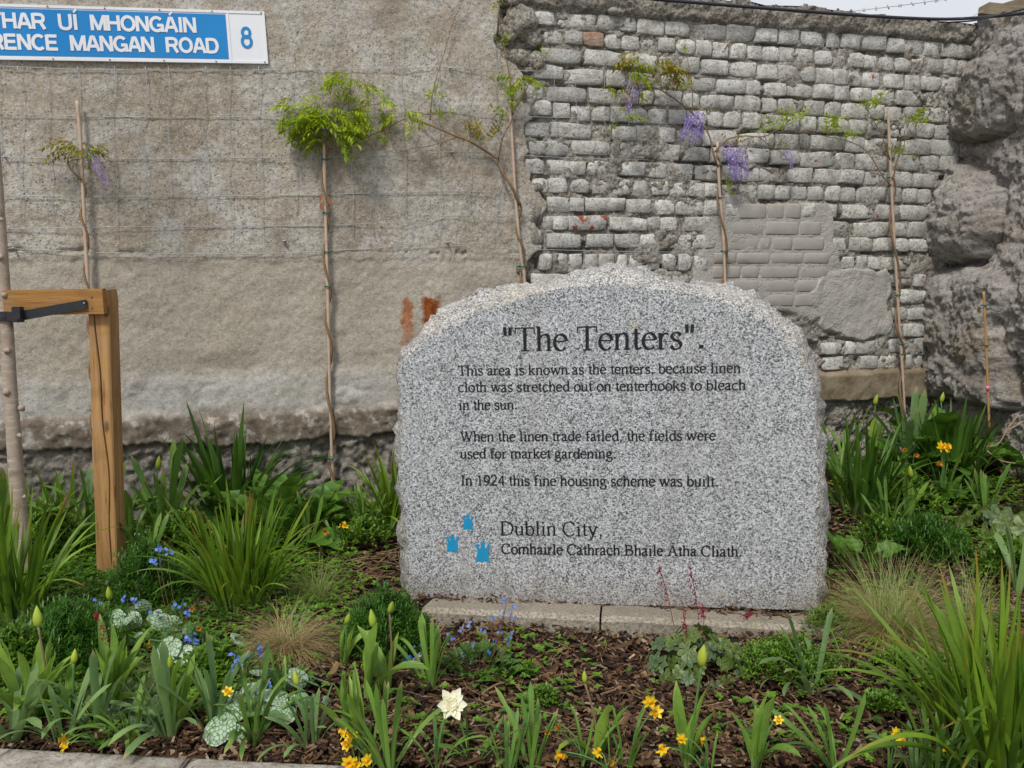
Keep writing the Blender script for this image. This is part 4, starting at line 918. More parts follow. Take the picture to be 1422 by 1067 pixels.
for a_, c_ in zip(ids, ids[1:]):
    for i in range(NR - 1): b.face(a_[i], c_[i], c_[i + 1], a_[i + 1], m=1)
b.face(*reversed(ids[-1]), m=1)
me = b.mesh('granite_block', [M['granite'], M['granite_rough']]); 
for p in me.polygons:
    if len(p.vertices) > 10: p.use_smooth = False
me.polygons.foreach_set('use_smooth', [p.material_index == 1 for p in me.polygons])
# break shading at the arris
me.attributes.new('sharp_edge', 'BOOLEAN', 'EDGE')
fs = set(ids[0]); me.attributes['sharp_edge'].data.foreach_set('value', [e.vertices[0] in fs and e.vertices[1] in fs for e in me.edges])
# front n-gon normals must face the viewer
if me.polygons[0].normal.y > 0: me.flip_normals()
obj('granite_block', me, stone)
stp = lambda x, y, off: Vector((x, -.0009 - off, y))
def inscribe(txt, x0, y0, x1, y1, cap_px, thick=.15, thin=.06):
    A, B = stone_sz(x0, y0), stone_sz(x1, y1); cap = stone_sz(x0, y0 - cap_px)[1] - A[1]; W_ = width_of(txt, SERIF); pos = 0
    for wd in txt.split(' '):
        ww = width_of(wd, SERIF); f0, f1 = pos / W_, (pos + ww) / W_; pos += ww + SERIF[' '][0]
        b = MB(); letter(b, wd, SERIF, (A[0] + (B[0] - A[0]) * f0, A[1] + (B[1] - A[1]) * f0), (A[0] + (B[0] - A[0]) * f1, A[1] + (B[1] - A[1]) * f1), cap, thick, thin, stp)
        obj('inscribed_word', b.mesh('inscribed_word', M['ink'], False), stone)
inscribe('"The Tenters".', 697, 488, 980, 484, 32, .145, .055)
inscribe('This area is known as the tenters, because linen', 636, 521.5, 1029, 517.5, 13, .165, .105)
inscribe('cloth was stretched out on tenterhooks to bleach', 636, 544.5, 1036, 541.5, 13, .165, .105)
inscribe('in the sun.', 637, 569, 719, 568.5, 13, .165, .105)
inscribe('When the linen trade failed, the fields were', 639, 613, 994, 611.5, 13, .165, .105)
inscribe('used for market gardening.', 639, 636.5, 856, 636.5, 13, .165, .105)
inscribe('In 1924 this fine housing scheme was built.', 640, 674, 998, 675.5, 13.5, .165, .105)
inscribe('Dublin City,', 694, 743, 838, 744.5, 18.5, .14, .065)
inscribe('Comhairle Cathrach Bhaile Átha Cliath.', 696, 769, 1031, 773, 13.5, .17, .11)
cast = [(-.42, 0), (-.40, .05), (-.32, .55), (-.36, .62), (-.5, .80), (-.46, .84), (-.40, .81), (-.36, .88), (-.27, .84), (-.25, .70), (-.17, .64), (-.13, .66), (-.12, .97), (.12, .97), (.13, .66), (.17, .64), (.25, .70), (.27, .84), (.36, .88), (.40, .81), (.46, .84), (.5, .80), (.36, .62), (.32, .55), (.40, .05), (.42, 0), (.2, .04), (0, .05), (-.2, .04)]
for (cx, cb, wpx, hpx) in ((650, 736, 17, 23), (628.5, 767, 20, 26), (670.5, 781, 23, 30)):
    s_, z_ = stone_sz(cx, cb); k1 = abs(stone_sz(cx + 10, cb)[0] - s_) / 10; b = MB(); 
    P = [(s_ + x * wpx * k1, z_ + y * hpx * k1) for x, y in cast]
    b.face(*[b.vert((x, -.0012, z)) for x, z in P]); obj('castle_emblem', b.mesh('castle_emblem', M['blue'], False), stone)
# plinth: two chamfered granite slabs under the stone
pl = thing('stone_plinth', 'two weathered granite slabs forming the low plinth under the memorial stone', 'plinth', SO, rotz=ST)
def plinth_slab(pxa, pxb):
    a_, za = stone_sz(pxa, 835); c_, _ = stone_sz(pxb, 846); zt = SZ - .004
    pr = [(-.205, -.08), (-.205, .026), (-.19, .040), (.012, zt), (.30, zt), (.30, -.08)]
    b = MB(); NS = 14; rs = []
    for i in range(NS + 1):
        x = a_ + (c_ - a_) * i / NS; e = .004 if i in (0, NS) else 0
        rs.append([b.vert((x, y + .002 * random.uniform(-1, 1) + e, z + .002 * random.uniform(-1, 1) * (z > 0) - e)) for y, z in pr])
    for r0, r1 in zip(rs, rs[1:]):
        for k in range(len(pr)): b.face(r0[k], r1[k], r1[(k + 1) % len(pr)], r0[(k + 1) % len(pr)])
    b.face(*reversed(rs[0])); b.face(*rs[-1])
    obj('plinth_slab', b.mesh('plinth_slab', M['plinth'], False), pl)
plinth_slab(603, 834); plinth_slab(837, 1150)

# ------------------------------------------------------------------ young tree, its post, rail and strap
tb = ground(36, 796); YT = tb.y
tree = thing('young_tree', 'slender young tree with pale knobbly trunk at the left edge', 'tree', tb)
path = [(36, 800), (33, 770), (28, 720), (22, 650), (18, 590), (14, 540), (10, 470), (5, 400), (0, 320), (-5, 250), (-14, 120), (-22, 0), (-30, -120)]
tp = [at_y(x, y, YT) - tb for x, y in path]; rad = [.038, .034, .031, .029, .0275, .0265, .0255, .0245, .023, .022, .021, .02, .018]
rad = [r * .92 for r in rad]
b = MB(); b.tube(crom(tp, 5), list(np.interp(np.linspace(0, 12, 61), range(13), rad)), 14); 
obj('trunk', b.mesh('trunk', M['bark']), tree)
for (x, y, r, dx) in ((10, 487, .012, 1), (30, 567, .013, 1), (9, 545, .014, 0), (6, 410, .010, 1), (1, 357, .010, 0), (27, 605, .009, 0), (2, 305, .008, 0), (34, 690, .007, 0)):
    p = at_y(x, y, YT - .024) - tb; obj('branch_scar', rock_mesh('branch_scar', (r, r * .8, r), int(y), M['bark'], .25, 2), tree, p)
# crown above the frame: a few bare limbs
b = MB(); top = tp[-1]
for k in range(7):
    a_ = k * .9; b.tube(crom([top - Vector((0, 0, .05 * k)), top + Vector((math.cos(a_) * .15, math.sin(a_) * .15, .25)), top + Vector((math.cos(a_) * .35, math.sin(a_) * .3, .8))], 4), [.01, .01, .009, .009, .008, .006, .005, .004, .003], 6)
obj('branches', b.mesh('branches', M['bark']), tree)
pb = ground(154, 796); YP = pb.y
post = thing('stake_post', 'square sawn timber stake with a long drying crack beside the young tree', 'post', pb)
ph = at_y(150, 402, YP).z - pb.z
n0 = (at_y(169, 700, YP) - at_y(137, 700, YP)).x; n1 = (at_y(158, 410, YP) - at_y(127, 410, YP)).x
xb = at_y(154, 790, YP).x - pb.x; xt = at_y(142.5, 402, YP).x - pb.x
b = MB(); NS = 30; rs = []
for i in range(NS + 1):
    t = i / NS; z = -.08 + (ph + .08) * t; cx = xb + (xt - xb) * t; w_ = (.079 * (1 - t) + .076 * t)
    ck = 1 if .12 < t < .93 else 0; cxk = cx + .012 * math.sin(t * 5) + .010 * (1 - t) + .004 * math.sin(t * 19)
    e = .004 if i == NS else 0
    fr = [(cx - w_ / 2 + e, -.036), (cx - w_ / 2 + .004 + e, -.040), (cxk - .0025 * ck - .0004, -.040), (cxk, -.040 + .022 * ck), (cxk + .0025 * ck + .0004, -.040), (cx + w_ / 2 - .004 - e, -.040), (cx + w_ / 2 - e, -.036), (cx + w_ / 2 - e, .040), (cx - w_ / 2 + e, .040)]
    rs.append([b.vert((x, y, z)) for x, y in fr])
for r0, r1 in zip(rs, rs[1:]):
    for k in range(len(r0)): b.face(r0[k], r0[(k + 1) % len(r0)], r1[(k + 1) % len(r0)], r1[k])
b.face(*rs[-1])
obj('post', b.mesh('post', M['post'], False), post)
# rail, screwed to the post
rl = Vector(at_y(17, 424, YP - .06)); rr_ = Vector(at_y(144, 420, YP - .06))
xl = at_y(16, 420, YP - .065).x; xr = at_y(144.5, 420, YP - .065).x; ztp = at_y(80, 404, YP - .065).z; zbt = at_y(80, 439, YP - .065).z
b = MB(); c0 = Vector(((xl - .55 + xr) / 2, YP - .058, (ztp + zbt) / 2)); b.box(c0 - pb, (xr - xl + .55, .03, ztp - zbt), Matrix.Rotation(R(-1.0), 3, 'Y'))
rail = obj('rail', b.mesh('rail', M['rail'], False), post)
for x, y in ((127, 412), (127, 427.5)):
    b = MB(); p = at_y(x, y, YP - .073) - pb; b.tube([p, p + Vector((0, -.003, 0))], .0045, 8); obj('screw', b.mesh('screw', M['screw'], False), post)
st = thing('tree_strap', 'black rubber strap and buckle tying the young trunk to the timber rail', 'strap')
b = MB(); A_ = at_y(28, 439, YP - .085); B_ = at_y(120, 422.5, YP - .082); hh = at_y(28, 432, YP - .08).z - at_y(28, 445.5, YP - .08).z
up = Vector((0, 0, hh / 2)); th = Vector((0, .004, 0))
v = [b.vert(p) for p in (A_ - up, B_ - up * .95, B_ + up * .95, A_ + up)]; v2 = [b.vert(Vector(b.v[i]) + th) for i in v]
b.face(*v); b.face(*reversed(v2)); [b.face(v[k], v2[k], v2[(k + 1) % 4], v[(k + 1) % 4]) for k in range(4)]
obj('strap', b.mesh('strap', M['black'], False), st)
b = MB(); c_ = at_y(8, 439, YT); rr0 = .0275
ring = [[b.vert(c_ + Vector((math.cos(a_) * (rr0 + o_), math.sin(a_) * (rr0 + o_), z_))) for a_ in [2 * math.pi * k / 28 for k in range(28)]] for z_, o_ in ((-hh / 2, 0), (-hh / 2, .003), (-.002, .004), (.002, .0035), (hh / 2, .003), (hh / 2, 0))]
for r0, r1 in zip(ring, ring[1:]):
    for k in range(28): b.face(r0[k], r0[(k + 1) % 28], r1[(k + 1) % 28], r1[k])
b.box(at_y(17, 439.5, YT - .02), (.05, .012, hh * .96))
obj('loop', b.mesh('loop', M['black'], False), st)
b = MB(); b.box(at_y(25, 437, YP - .095), (.030, .026, hh * 1.6)); b.box(at_y(25, 437, YP - .112), (.018, .01, hh * 1.0)); obj('buckle', b.mesh('buckle', M['black'], False), st)
b = MB(); p = at_y(117, 421, YP - .084); b.tube([p, p - Vector((0, .003, 0))], .003, 8); obj('nail', b.mesh('nail', M['steel'], False), st)

# ================================================================== PLANTS
def blade(name, mat, wr, lean, curv, shape='sword', fold=.25, n=9, seed=0, wav=0.0):
    """leaf blade of unit length, base at the origin, rising along +Z and bending towards +Y"""
    rr = random.Random(seed); b = MB(); x = 0.0; y = 0.0; z = 0.0; side = rr.uniform(-.12, .12); rows = []
    for i in range(n + 1):
        t = i / n; th = lean + curv * t ** 1.5
        if shape == 'sword': w_ = wr * min(1, (.55 + 1.8 * t)) * (1 - t ** 3.2) ** .8
        elif shape == 'strap': w_ = wr * (.75 + .35 * t) * (1 - max(0, (t - .86) / .14) ** 2.2) ** .5
        elif shape == 'tulip': w_ = wr * (.38 + 2.2 * t) * (1 - t) ** .65 * 1.05 if t > .08 else wr * .5
        else: w_ = wr * (1 - t ** 1.5)
        w_ = max(w_, wr * .03); f = fold * (1 - .6 * t)
        tw = wav * math.sin(t * 7 + seed)
        nrm = Vector((0, -math.cos(th), math.sin(th)))
        c = Vector((x, y, z)); rt = Vector((math.cos(tw), 0, 0)) + nrm * math.sin(tw)
        rows.append([b.vert(c - rt * w_ / 2 + nrm * f * w_, t), b.vert(c, t), b.vert(c + rt * w_ / 2 + nrm * f * w_, t)])
        dl = 1.0 / n; y += math.sin(th) * dl; z += math.cos(th) * dl; x += side * dl * t
    for r0, r1 in zip(rows, rows[1:]):
        for k in (0, 1): b.face(r0[k], r0[k + 1], r1[k + 1], r1[k])
    return b.mesh(name, mat)
BL = {}
def blades(kind, mat, wr, shape, fold=.25, wav=0.0, cls=('up', 'mid', 'arch'), nv=5):
    for c in cls:
        for v in range(nv):
            rr = random.Random(v * 7 + len(kind))
            lean, curv = {'up': (rr.uniform(.02, .14), rr.uniform(0, .35)), 'mid': (rr.uniform(.15, .35), rr.uniform(.2, .8)), 'arch': (rr.uniform(.3, .55), rr.uniform(.9, 1.7)), 'flop': (rr.uniform(.4, .7), rr.uniform(1.8, 2.6))}[c]
            BL[kind, c, v] = blade('leaf', M[mat], wr * rr.uniform(.8, 1.2), lean, curv, shape, fold, 9 if c != 'flop' else 12, v * 13 + 5, wav)
ALL = ('up', 'mid', 'arch', 'flop')
blades('sword', 'sword', .050, 'sword', .3); blades('sword_d', 'sword_d', .055, 'sword', .3)
blades('strap', 'strap', .052, 'strap', .15, cls=ALL); blades('glauc', 'glauc', .078, 'strap', .18, cls=ALL); blades('tulip', 'tulip', .15, 'tulip', .55, .35, cls=ALL)
def hpx(base, px): return px * base.y / F
def put_blades(t, kind, n, h, spread, rad, az0=None, azs=math.pi, hv=.3, mix=(.35, .4, .25), wsc=1.0):
    """n leaves of about height h around the foot of thing t"""
    cl = ('up', 'mid', 'arch', 'flop')[:len(mix)]
    for i in range(n):
        c = random.choices(cl, mix)[0]; v = random.randrange(5)
        az = random.uniform(-math.pi, math.pi) if az0 is None else az0 + random.uniform(-azs, azs)
        r = rad * math.sqrt(random.random()); L_ = h * random.uniform(1 - hv, 1 + hv * .4) * (1.0 if c == 'up' else .95)
        base = (math.cos(az + 1.5708) * r, math.sin(az + 1.5708) * r, -.01)
        obj('leaf', BL[kind, c, v], t, base, (random.gauss(0, spread), random.gauss(0, spread), az), (L_ * wsc, L_, L_))
def clump(label, px, py, h, kind='sword', n=40, spread=.12, rad=.05, az0=None, azs=math.pi, mix=(.35, .4, .25), name='sword_leaf_clump', cat='plant', group=None, hv=.3, wsc=1.0):
    g = ground(px, py); t = thing(name, label, cat, g, group); put_blades(t, kind, n, hpx(g, h), spread, rad, az0, azs, hv, mix, wsc); return t
G1 = 'sword leaved clumps in the bed'
clump('tall sword leaved clump at the left edge in front of the young tree', 14, 868, 205, n=84, rad=.10, spread=.20, group=G1, wsc=.8)
clump('dense upright sword leaved clump to the right of the timber stake', 335, 842, 168, n=130, rad=.10, spread=.18, group=G1, wsc=.75)
clump('dark sword leaved clump against the concrete wall behind the broad leaves', 325, 730, 175, 'sword_d', n=60, rad=.10, spread=.2, group=G1)
clump('narrow sword leaved clump half hidden behind the left edge of the stone', 552, 738, 125, n=34, rad=.06, spread=.2, az0=1.2, azs=1.2, group=G1)
clump('sword leaved clump right beside the right edge of the stone', 1198, 712, 140, 'sword_d', n=62, rad=.10, spread=.17, group=G1)
clump('dark grassy clump under the short yellow cane', 1322, 668, 118, 'sword_d', n=70, rad=.12, spread=.18, group=G1)
clump('large sword leaved clump filling the lower right corner', 1392, 1068, 300, n=135, rad=.12, spread=.20, group=G1, hv=.38, wsc=.72)
clump('small sword leaved clump behind the young tree trunk', 22, 762, 120, n=26, rad=.06, spread=.3, group=G1)
clump('thin leaved clump between the tree trunk and the timber stake', 92, 758, 135, n=14, rad=.05, spread=.2, wsc=1.3, group=G1)

def tulip_bud(t, tip, size, mat='bud'):
    prof = [(0, .12), (.12, .42), (.35, .5), (.6, .42), (.85, .2), (1, .03)]; b = MB(); rs = []
    for z, r in prof: rs.append([b.vert((math.cos(a) * r * size * .42 * (1 + .12 * math.cos(3 * a)), math.sin(a) * r * size * .42 * (1 + .12 * math.cos(3 * a)), z * size), .3) for a in [2 * math.pi * k / 9 for k in range(9)]])
    for r0, r1 in zip(rs, rs[1:]):
        for k in range(9): b.face(r0[k], r0[(k + 1) % 9], r1[(k + 1) % 9], r1[k])
    return obj('bud', b.mesh('bud', M[mat]), t, tip, (random.gauss(0, .15), random.gauss(0, .15), random.uniform(0, 6)))
def tulip(label, bx, by, bud=None, leaves=4, h=90, bsz=30, kind='tulip', mix=(.7, .22, .08), wsc=1.0, az0=None, azs=math.pi, red=False):
    g = ground(bx, by); t = thing('tulip', label, 'tulip', g, 'tulips in bud')
    put_blades(t, kind, leaves, hpx(g, h), .1, .012, az0, azs, .25, mix, wsc)
    if bud:
        tp_ = at_y(bud[0], bud[1] + bsz * .6, g.y + random.uniform(-.01, .01)) - g; s_ = hpx(g, bsz)
        b = MB(); b.tube(crom([(0, 0, 0), (tp_.x * .35 + .006, 0, tp_.z * .5), tp_], 5), .0028, 6); obj('stem', b.mesh('stem', M['stem_r' if red else 'stem']), t)
        tulip_bud(t, tp_, s_)
    return t
tulip('tulip with the biggest yellow green bud at far left', 66, 985, (53, 852), 4, 120, 31, red=True)
tulip('tulip with a small slim bud near the left kerb end', 98, 1000, (102, 908), 4, 105, 22)
tulip('tulip bud in the shade below the timber stake', 143, 905, (152, 820), 3, 80, 22)
tulip('tulip with a slim bud above the pale lobed leaves', 246, 1012, (236, 915), 4, 118, 24, red=True)
tulip('tulip bud beside the lowest silver veined leaf', 424, 1028, (413, 938), 3, 75, 23, 'glauc')
tulip('leftmost of the tulip buds in front of the green cushion plant', 476, 925, (481, 855), 3, 72, 19)
tulip('tallest of the tulip buds before the green cushion plant', 541, 965, (541, 838), 3, 120, 22, red=True)
tulip('tulip bud just left of the tallest bud by the green cushion plant', 512, 975, (518, 855), 5, 120, 27)
tulip('lone yellow tulip bud leaning left in the bare mulch before the stone', 828, 1050, (812, 936), 3, 105, 20, red=True)
tulip('tulip with a long bud in front of the lobed leaf plant', 953, 1063, (974, 903), 5, 120, 36, mix=(.6, .3, .1))
tulip('broad leaved tulip without bud in the front right mulch', 1048, 1064, None, 5, 115, mix=(.5, .35, .15), wsc=1.25)
tulip('tulip with a small bud by the wall, right of the timber stake', 212, 740, (219, 640), 4, 85, 19)
tulip('tulip bud among the green leaves right of the stone', 1262, 722, (1265, 652), 4, 78, 19)
tulip('tulip bud highest beside the right edge of the stone', 1214, 655, (1215, 553), 4, 95, 16)
tulip('tulip bud under the brown wall ledge', 1306, 655, (1307, 550), 3, 95, 15)
tulip('tulip with forked young leaves right of the straw tuft', 1328, 790, None, 3, 62, mix=(.6, .4, 0))
tulip('pale broad tulip leaves cut by the right edge of the photo', 1415, 822, None, 4, 110, wsc=1.1, kind='glauc')
# strap leaved bulbs
G2 = 'strap leaved bulb plants'
def bulb(label, bx, by, h, n=7, kind='strap', mix=(.35, .3, .2, .15), az0=None, azs=math.pi, wsc=1.0, rad=.02):
    return clump(label, bx, by, h * 1.12, kind, int(n * 1.6), .18, rad, az0, azs, mix, 'bulb_leaves', 'plant', G2, .3, wsc)
bulb('broad strap leaves at the lower left corner by the kerb', 18, 1028, 120, 8, 'glauc', wsc=1.1)
bulb('strap leaves bending over the kerb at left', 88, 1032, 105, 7, 'glauc')
bulb('thick strap leaves behind the kerb joint', 135, 1015, 115, 8, 'glauc')
bulb('narrow leaves lying over the left kerb stone', 182, 1030, 95, 14, mix=(.1, .2, .3, .4))
bulb('strap leaves with brown torn tips before the silver leaves', 236, 1024, 125, 9, 'glauc', mix=(.3, .35, .2, .15))
bulb('tall strap leaves among the silver leaves', 300, 1020, 130, 9, 'glauc')
bulb('arching strap leaves right of the silver leaves', 352, 1026, 120, 14, mix=(.3, .3, .25, .15))
bulb('blue green strap leaves under the lowest silver leaf', 432, 1036, 95, 8, 'glauc', mix=(.2, .4, .25, .15))
bulb('leafy tuft just behind the wrapper before the plinth', 597, 952, 95, 10, mix=(.5, .4, .1, 0), wsc=1.2)
bulb('short strap leaves with one curled leaf in the mulch', 658, 1058, 85, 7, mix=(.3, .3, .2, .2))
bulb('fan of five upright leaves in the front mulch', 738, 1066, 108, 7, mix=(.55, .45, 0, 0), wsc=1.15)
bulb('curled broad leaf clump at the right end of the plinth', 1128, 962, 115, 7, 'glauc', mix=(.3, .2, .2, .3))
bulb('long leaves leaning left at the bottom edge', 1165, 1072, 120, 8, az0=1.1, azs=1.1, mix=(.2, .4, .3, .1))
bulb('blue green looping leaves at the bottom right', 1270, 1075, 90, 9, 'glauc', mix=(.2, .2, .3, .3))
bulb('short green tuft in the mulch right of the stone front', 1178, 925, 52, 4, mix=(.7, .3, 0, 0))
bulb('strap leaves just left of the timber stake', 124, 765, 125, 9, mix=(.3, .4, .3, 0), wsc=1.4)
bulb('strap leaves just right of the timber stake', 184, 765, 115, 10, mix=(.3, .4, .3, 0), wsc=1.4)
bulb('long drooping leaves right of the broad leaved plant', 508, 745, 85, 12, mix=(.2, .3, .3, .2))
bulb('tall broad leaves under the rightmost bamboo cane', 1262, 662, 112, 10, 'glauc', mix=(.6, .3, .1, 0))
bulb('drooping leaves behind the stone at its right edge', 1168, 668, 105, 9, mix=(.3, .3, .2, .2))
bulb('thin leaves at the upper left corner of the bed', 62, 752, 100, 9, mix=(.5, .4, .1, 0), wsc=1.3)
bulb('leafy tuft at the bottom edge left of the white daffodil', 540, 1068, 130, 12, mix=(.3, .45, .25, 0))
bulb('upright leaves at the front left of the green cushion plant', 500, 1040, 110, 7, 'tulip', mix=(.6, .4, 0, 0), wsc=.6)

bulb('tall arching strap leaves at the foot of the concrete wall, left of the trunk', 5, 775, 140, 9, mix=(.5, .4, .1, 0), wsc=1.3)
bulb('strap leaves between the timber stake and the big dark clump', 236, 752, 130, 12, mix=(.45, .4, .15, 0), wsc=1.2)
bulb('low strap leaves just behind the foot of the timber stake', 205, 790, 85, 10, mix=(.2, .4, .3, .1), wsc=1.2)
bulb('slender strap leaves beside the lowest tie of the middle cane', 430, 762, 80, 9, mix=(.4, .4, .2, 0))
bulb('slender upright leaves in front of the lobed pale leaves at left', 150, 985, 120, 8, 'tulip', mix=(.6, .4, 0, 0), wsc=.7)
bulb('upright light green leaves at the far lower left', 42, 1000, 125, 8, 'tulip', mix=(.6, .4, 0, 0), wsc=.7)
bulb('thin strap leaves below the straw tuft', 395, 975, 75, 9, mix=(.4, .4, .2, 0))
bulb('strap leaves right at the front edge below the bare mulch', 705, 1078, 90, 9, mix=(.3, .4, .3, 0))
bulb('narrow leaves at the bottom edge left of the corner clump', 1302, 1085, 120, 12, mix=(.3, .4, .2, .1))
bulb('green strap leaves behind the pale lobed plant at right', 1368, 722, 75, 9, mix=(.4, .4, .2, 0))
bulb('strap leaves in the weeds right of the stone side', 1232, 745, 80, 9, mix=(.4, .4, .2, 0))

# daffodils
def daff_mesh(mp, mt, double=False, seed=0, wilt=False):
    rr = random.Random(seed); b = MB()
    for ring, (n, r0) in enumerate([(6, 1.0)] if not double else [(6, 1.05), (6, .82), (7, .52), (8, .42), (8, .3)]):
        for k in range(n):
            a = 2 * math.pi * (k + .5 * (ring % 2)) / n + rr.uniform(-.12, .12); L_ = .5 * r0 * rr.uniform(.85, 1.1); bend = rr.uniform(-.1, .25) + (.55 * ring / 4 if double else 0) + (.9 if wilt else 0)
            rows = []
            for t, w_ in ((.05, .10), (.35, .26), (.7, .24), (1, .03)):
                w_ *= (1 if not wilt else .5); rad = L_ * t * math.cos(bend * t); h_ = L_ * t * math.sin(bend * t) + .02 * ring
                c = Vector((math.cos(a) * rad, math.sin(a) * rad, h_)); s_ = Vector((-math.sin(a), math.cos(a), 0)) * w_ * .5 * (r0 if double else 1)
                rows.append([b.vert(c - s_ + Vector((0, 0, .03 * rr.random())), k / n), b.vert(c - Vector((0, 0, .02)), k / n), b.vert(c + s_ + Vector((0, 0, .03 * rr.random())), k / n)])
            for q0, q1 in zip(rows, rows[1:]):
                for m_ in (0, 1): b.face(q0[m_], q0[m_ + 1], q1[m_ + 1], q1[m_])
    pet = b.mesh('petals', M[mp])
    if double: return pet, None
    b = MB(); rs = []
    for h_, r in ((0, .10), (.15, .13), (.3, .14), (.36, .19)):
        rs.append([b.vert((math.cos(a) * r, math.sin(a) * r, h_), .3) for a in [2 * math.pi * k / 10 for k in range(10)]])
    for q0, q1 in zip(rs, rs[1:]):
        for k in range(10): b.face(q0[k], q0[(k + 1) % 10], q1[(k + 1) % 10], q1[k])
    return pet, b.mesh('trumpet', M[mt])
DY = [daff_mesh('petal_y', 'petal_o', seed=k) for k in range(4)]; DW = [daff_mesh('wilt', 'wilt', seed=k, wilt=True) for k in range(3)]; DC = daff_mesh('petal_c', 'petal_c', True, 3)
def daffodil(label, bx, by, flowers, n=6, h=70, mix=(.4, .4, .2), name='daffodil', wilted=(), size=26, az0=None, azs=math.pi, double=False):
    g = ground(bx, by); t = thing(name, label, 'daffodil', g, 'small yellow daffodils' if not double else None)
    put_blades(t, 'strap', n, hpx(g, h), .14, .018, az0, azs, .3, mix, .9)
    for i, (fx, fy) in enumerate(flowers):
        wl = i in wilted; dy = random.uniform(-.03, .02)
        if fy > by: p = ground(fx, fy) - g; p.z += .03
        else: p = at_y(fx, fy, g.y + dy) - g
        pet, tr_ = (DC if double else (random.choice(DW) if wl else random.choice(DY)))
        s_ = hpx(g, size * (.86 if not double else 1)) * random.uniform(.85, 1.1)
        b = MB(); b.tube(crom([(random.uniform(-.01, .01), random.uniform(-.01, .01), 0), (p.x * .4, p.y * .5, p.z * .6 + .01), p + Vector((0, .012, .004)), p + Vector((0, .002, 0))], 4), .0018 if not double else .003, 5); obj('stem', b.mesh('stem', M['stem']), t)
        rot = (R(78) + random.gauss(0, .45), random.gauss(0, .3), random.gauss(0, 1.0)) if not double else (R(62), .1, .25)
        fl = obj('flower', pet, t, p, rot, s_)
        if tr_: obj('trumpet', tr_, fl)
    return t
daffodil('yellow daffodil flowers hanging over the left kerb stone', 150, 1036, [(91, 1028), (90, 1043), (92, 1054)], 5, 60, mix=(0, .4, .6), wilted=(0,))
daffodil('cluster of orange yellow daffodils left of the white one', 512, 1066, [(478, 1018), (488, 1022), (482, 1034)], 7, 85, wilted=())
daffodil('small daffodils low at the bottom edge under the orange cluster', 500, 1080, [(484, 1058), (492, 1062), (508, 1056)], 5, 50)
daffodil('double cream white daffodil in the front mulch', 606, 1066, [(627, 978)], 10, 100, name='double_daffodil', size=44, double=True)
daffodil('two small faded daffodils right of the front leaf fan', 815, 1062, [(760, 1016), (777, 1011)], 6, 95, wilted=(0, 1), size=20)
daffodil('open yellow daffodil with faded neighbours at the bottom edge, below the bare mulch', 845, 1070, [(775, 1049), (782, 1054), (829, 1046), (846, 1060)], 6, 60, wilted=(1, 3))
daffodil('pair of bright yellow daffodils right of centre front', 872, 1066, [(902, 974), (911, 989)], 11, 95, mix=(.4, .5, .1))
daffodil('three yellow daffodils around the long tulip bud stem', 985, 1074, [(921, 1042), (947, 1025), (973, 1027)], 7, 70)
daffodil('single sideways daffodil in the front right mulch', 1055, 1060, [(1081, 1000)], 5, 60, size=22)
daffodil('pair of yellow daffodils left of the large corner clump', 1237, 1072, [(1243, 1017), (1251, 1030)], 6, 62, size=24)
daffodil('orange daffodil low beside the large corner clump', 1318, 1076, [(1308, 1043)], 6, 60, size=22)
daffodil('double headed yellow daffodil among the leaves right of the stone', 1308, 700, [(1306, 620), (1313, 622), (1301, 645)], 10, 85, wilted=(2,), size=22)
daffodil('fading orange daffodil beside the stone at right', 1262, 690, [(1256, 626), (1271, 633)], 7, 60, wilted=(0, 1), size=17)
daffodil('yellow daffodil left of the stone near the bamboo cane foot', 470, 768, [(477, 731), (452, 738)], 8, 62, size=19, wilted=(1,))
daffodil('faded orange daffodils between tree trunk and timber stake', 82, 722, [(92, 690), (66, 694), (42, 697)], 7, 55, wilted=(0, 1, 2), size=15)
daffodil('faded orange daffodils left of the broad leaved plant', 262, 735, [(240, 687), (254, 692)], 8, 60, wilted=(0, 1), size=17)
daffodil('single orange flower among the silver leaves', 350, 1034, [(316, 960)], 6, 80, size=20, wilted=())
daffodil('faded flowers beside the straw tuft and dense clump', 286, 915, [(267, 846), (275, 872), (208, 893)], 4, 60, wilted=(0, 1, 2), size=17)

# ------------------------------------------------------------------ broad leaves
def ovate(name, mat, wr=.45, curv=.8, seed=0, pet=.25, quilt=.02):
    rr = random.Random(seed); b = MB(); n = 8; rows = []; y = z = 0; th0 = rr.uniform(.3, .6)
    b.tube([(0, 0, 0), (0, math.sin(th0) * pet * .5, math.cos(th0) * pet * .5), (0, math.sin(th0) * pet, math.cos(th0) * pet)], .012, 5, .2)
    y, z = math.sin(th0) * pet, math.cos(th0) * pet
    for i in range(n + 1):
        t = i / n; th = th0 + curv * t; w_ = wr * math.sin(math.pi * min(1, t * .93 + .07) ** .8) ** .9 * (1 - .25 * t) + .005
        nrm = Vector((0, -math.cos(th), math.sin(th))); c = Vector((0, y, z)); row = []
        for k in range(-2, 3):
            u = k / 2; row.append(b.vert(c + Vector((u * w_ / 2, 0, 0)) + nrm * (abs(u) * w_ * .16 + quilt * math.sin(t * 22 + abs(u) * 4) * (abs(u) * .8) + rr.uniform(-.01, .01)), t))
        rows.append(row); dl = (1 - pet) / n; y += math.sin(th) * dl; z += math.cos(th) * dl
    for r0, r1 in zip(rows, rows[1:]):
        for k in range(4): b.face(r0[k], r0[k + 1], r1[k + 1], r1[k])
    return b.mesh(name, M[mat])
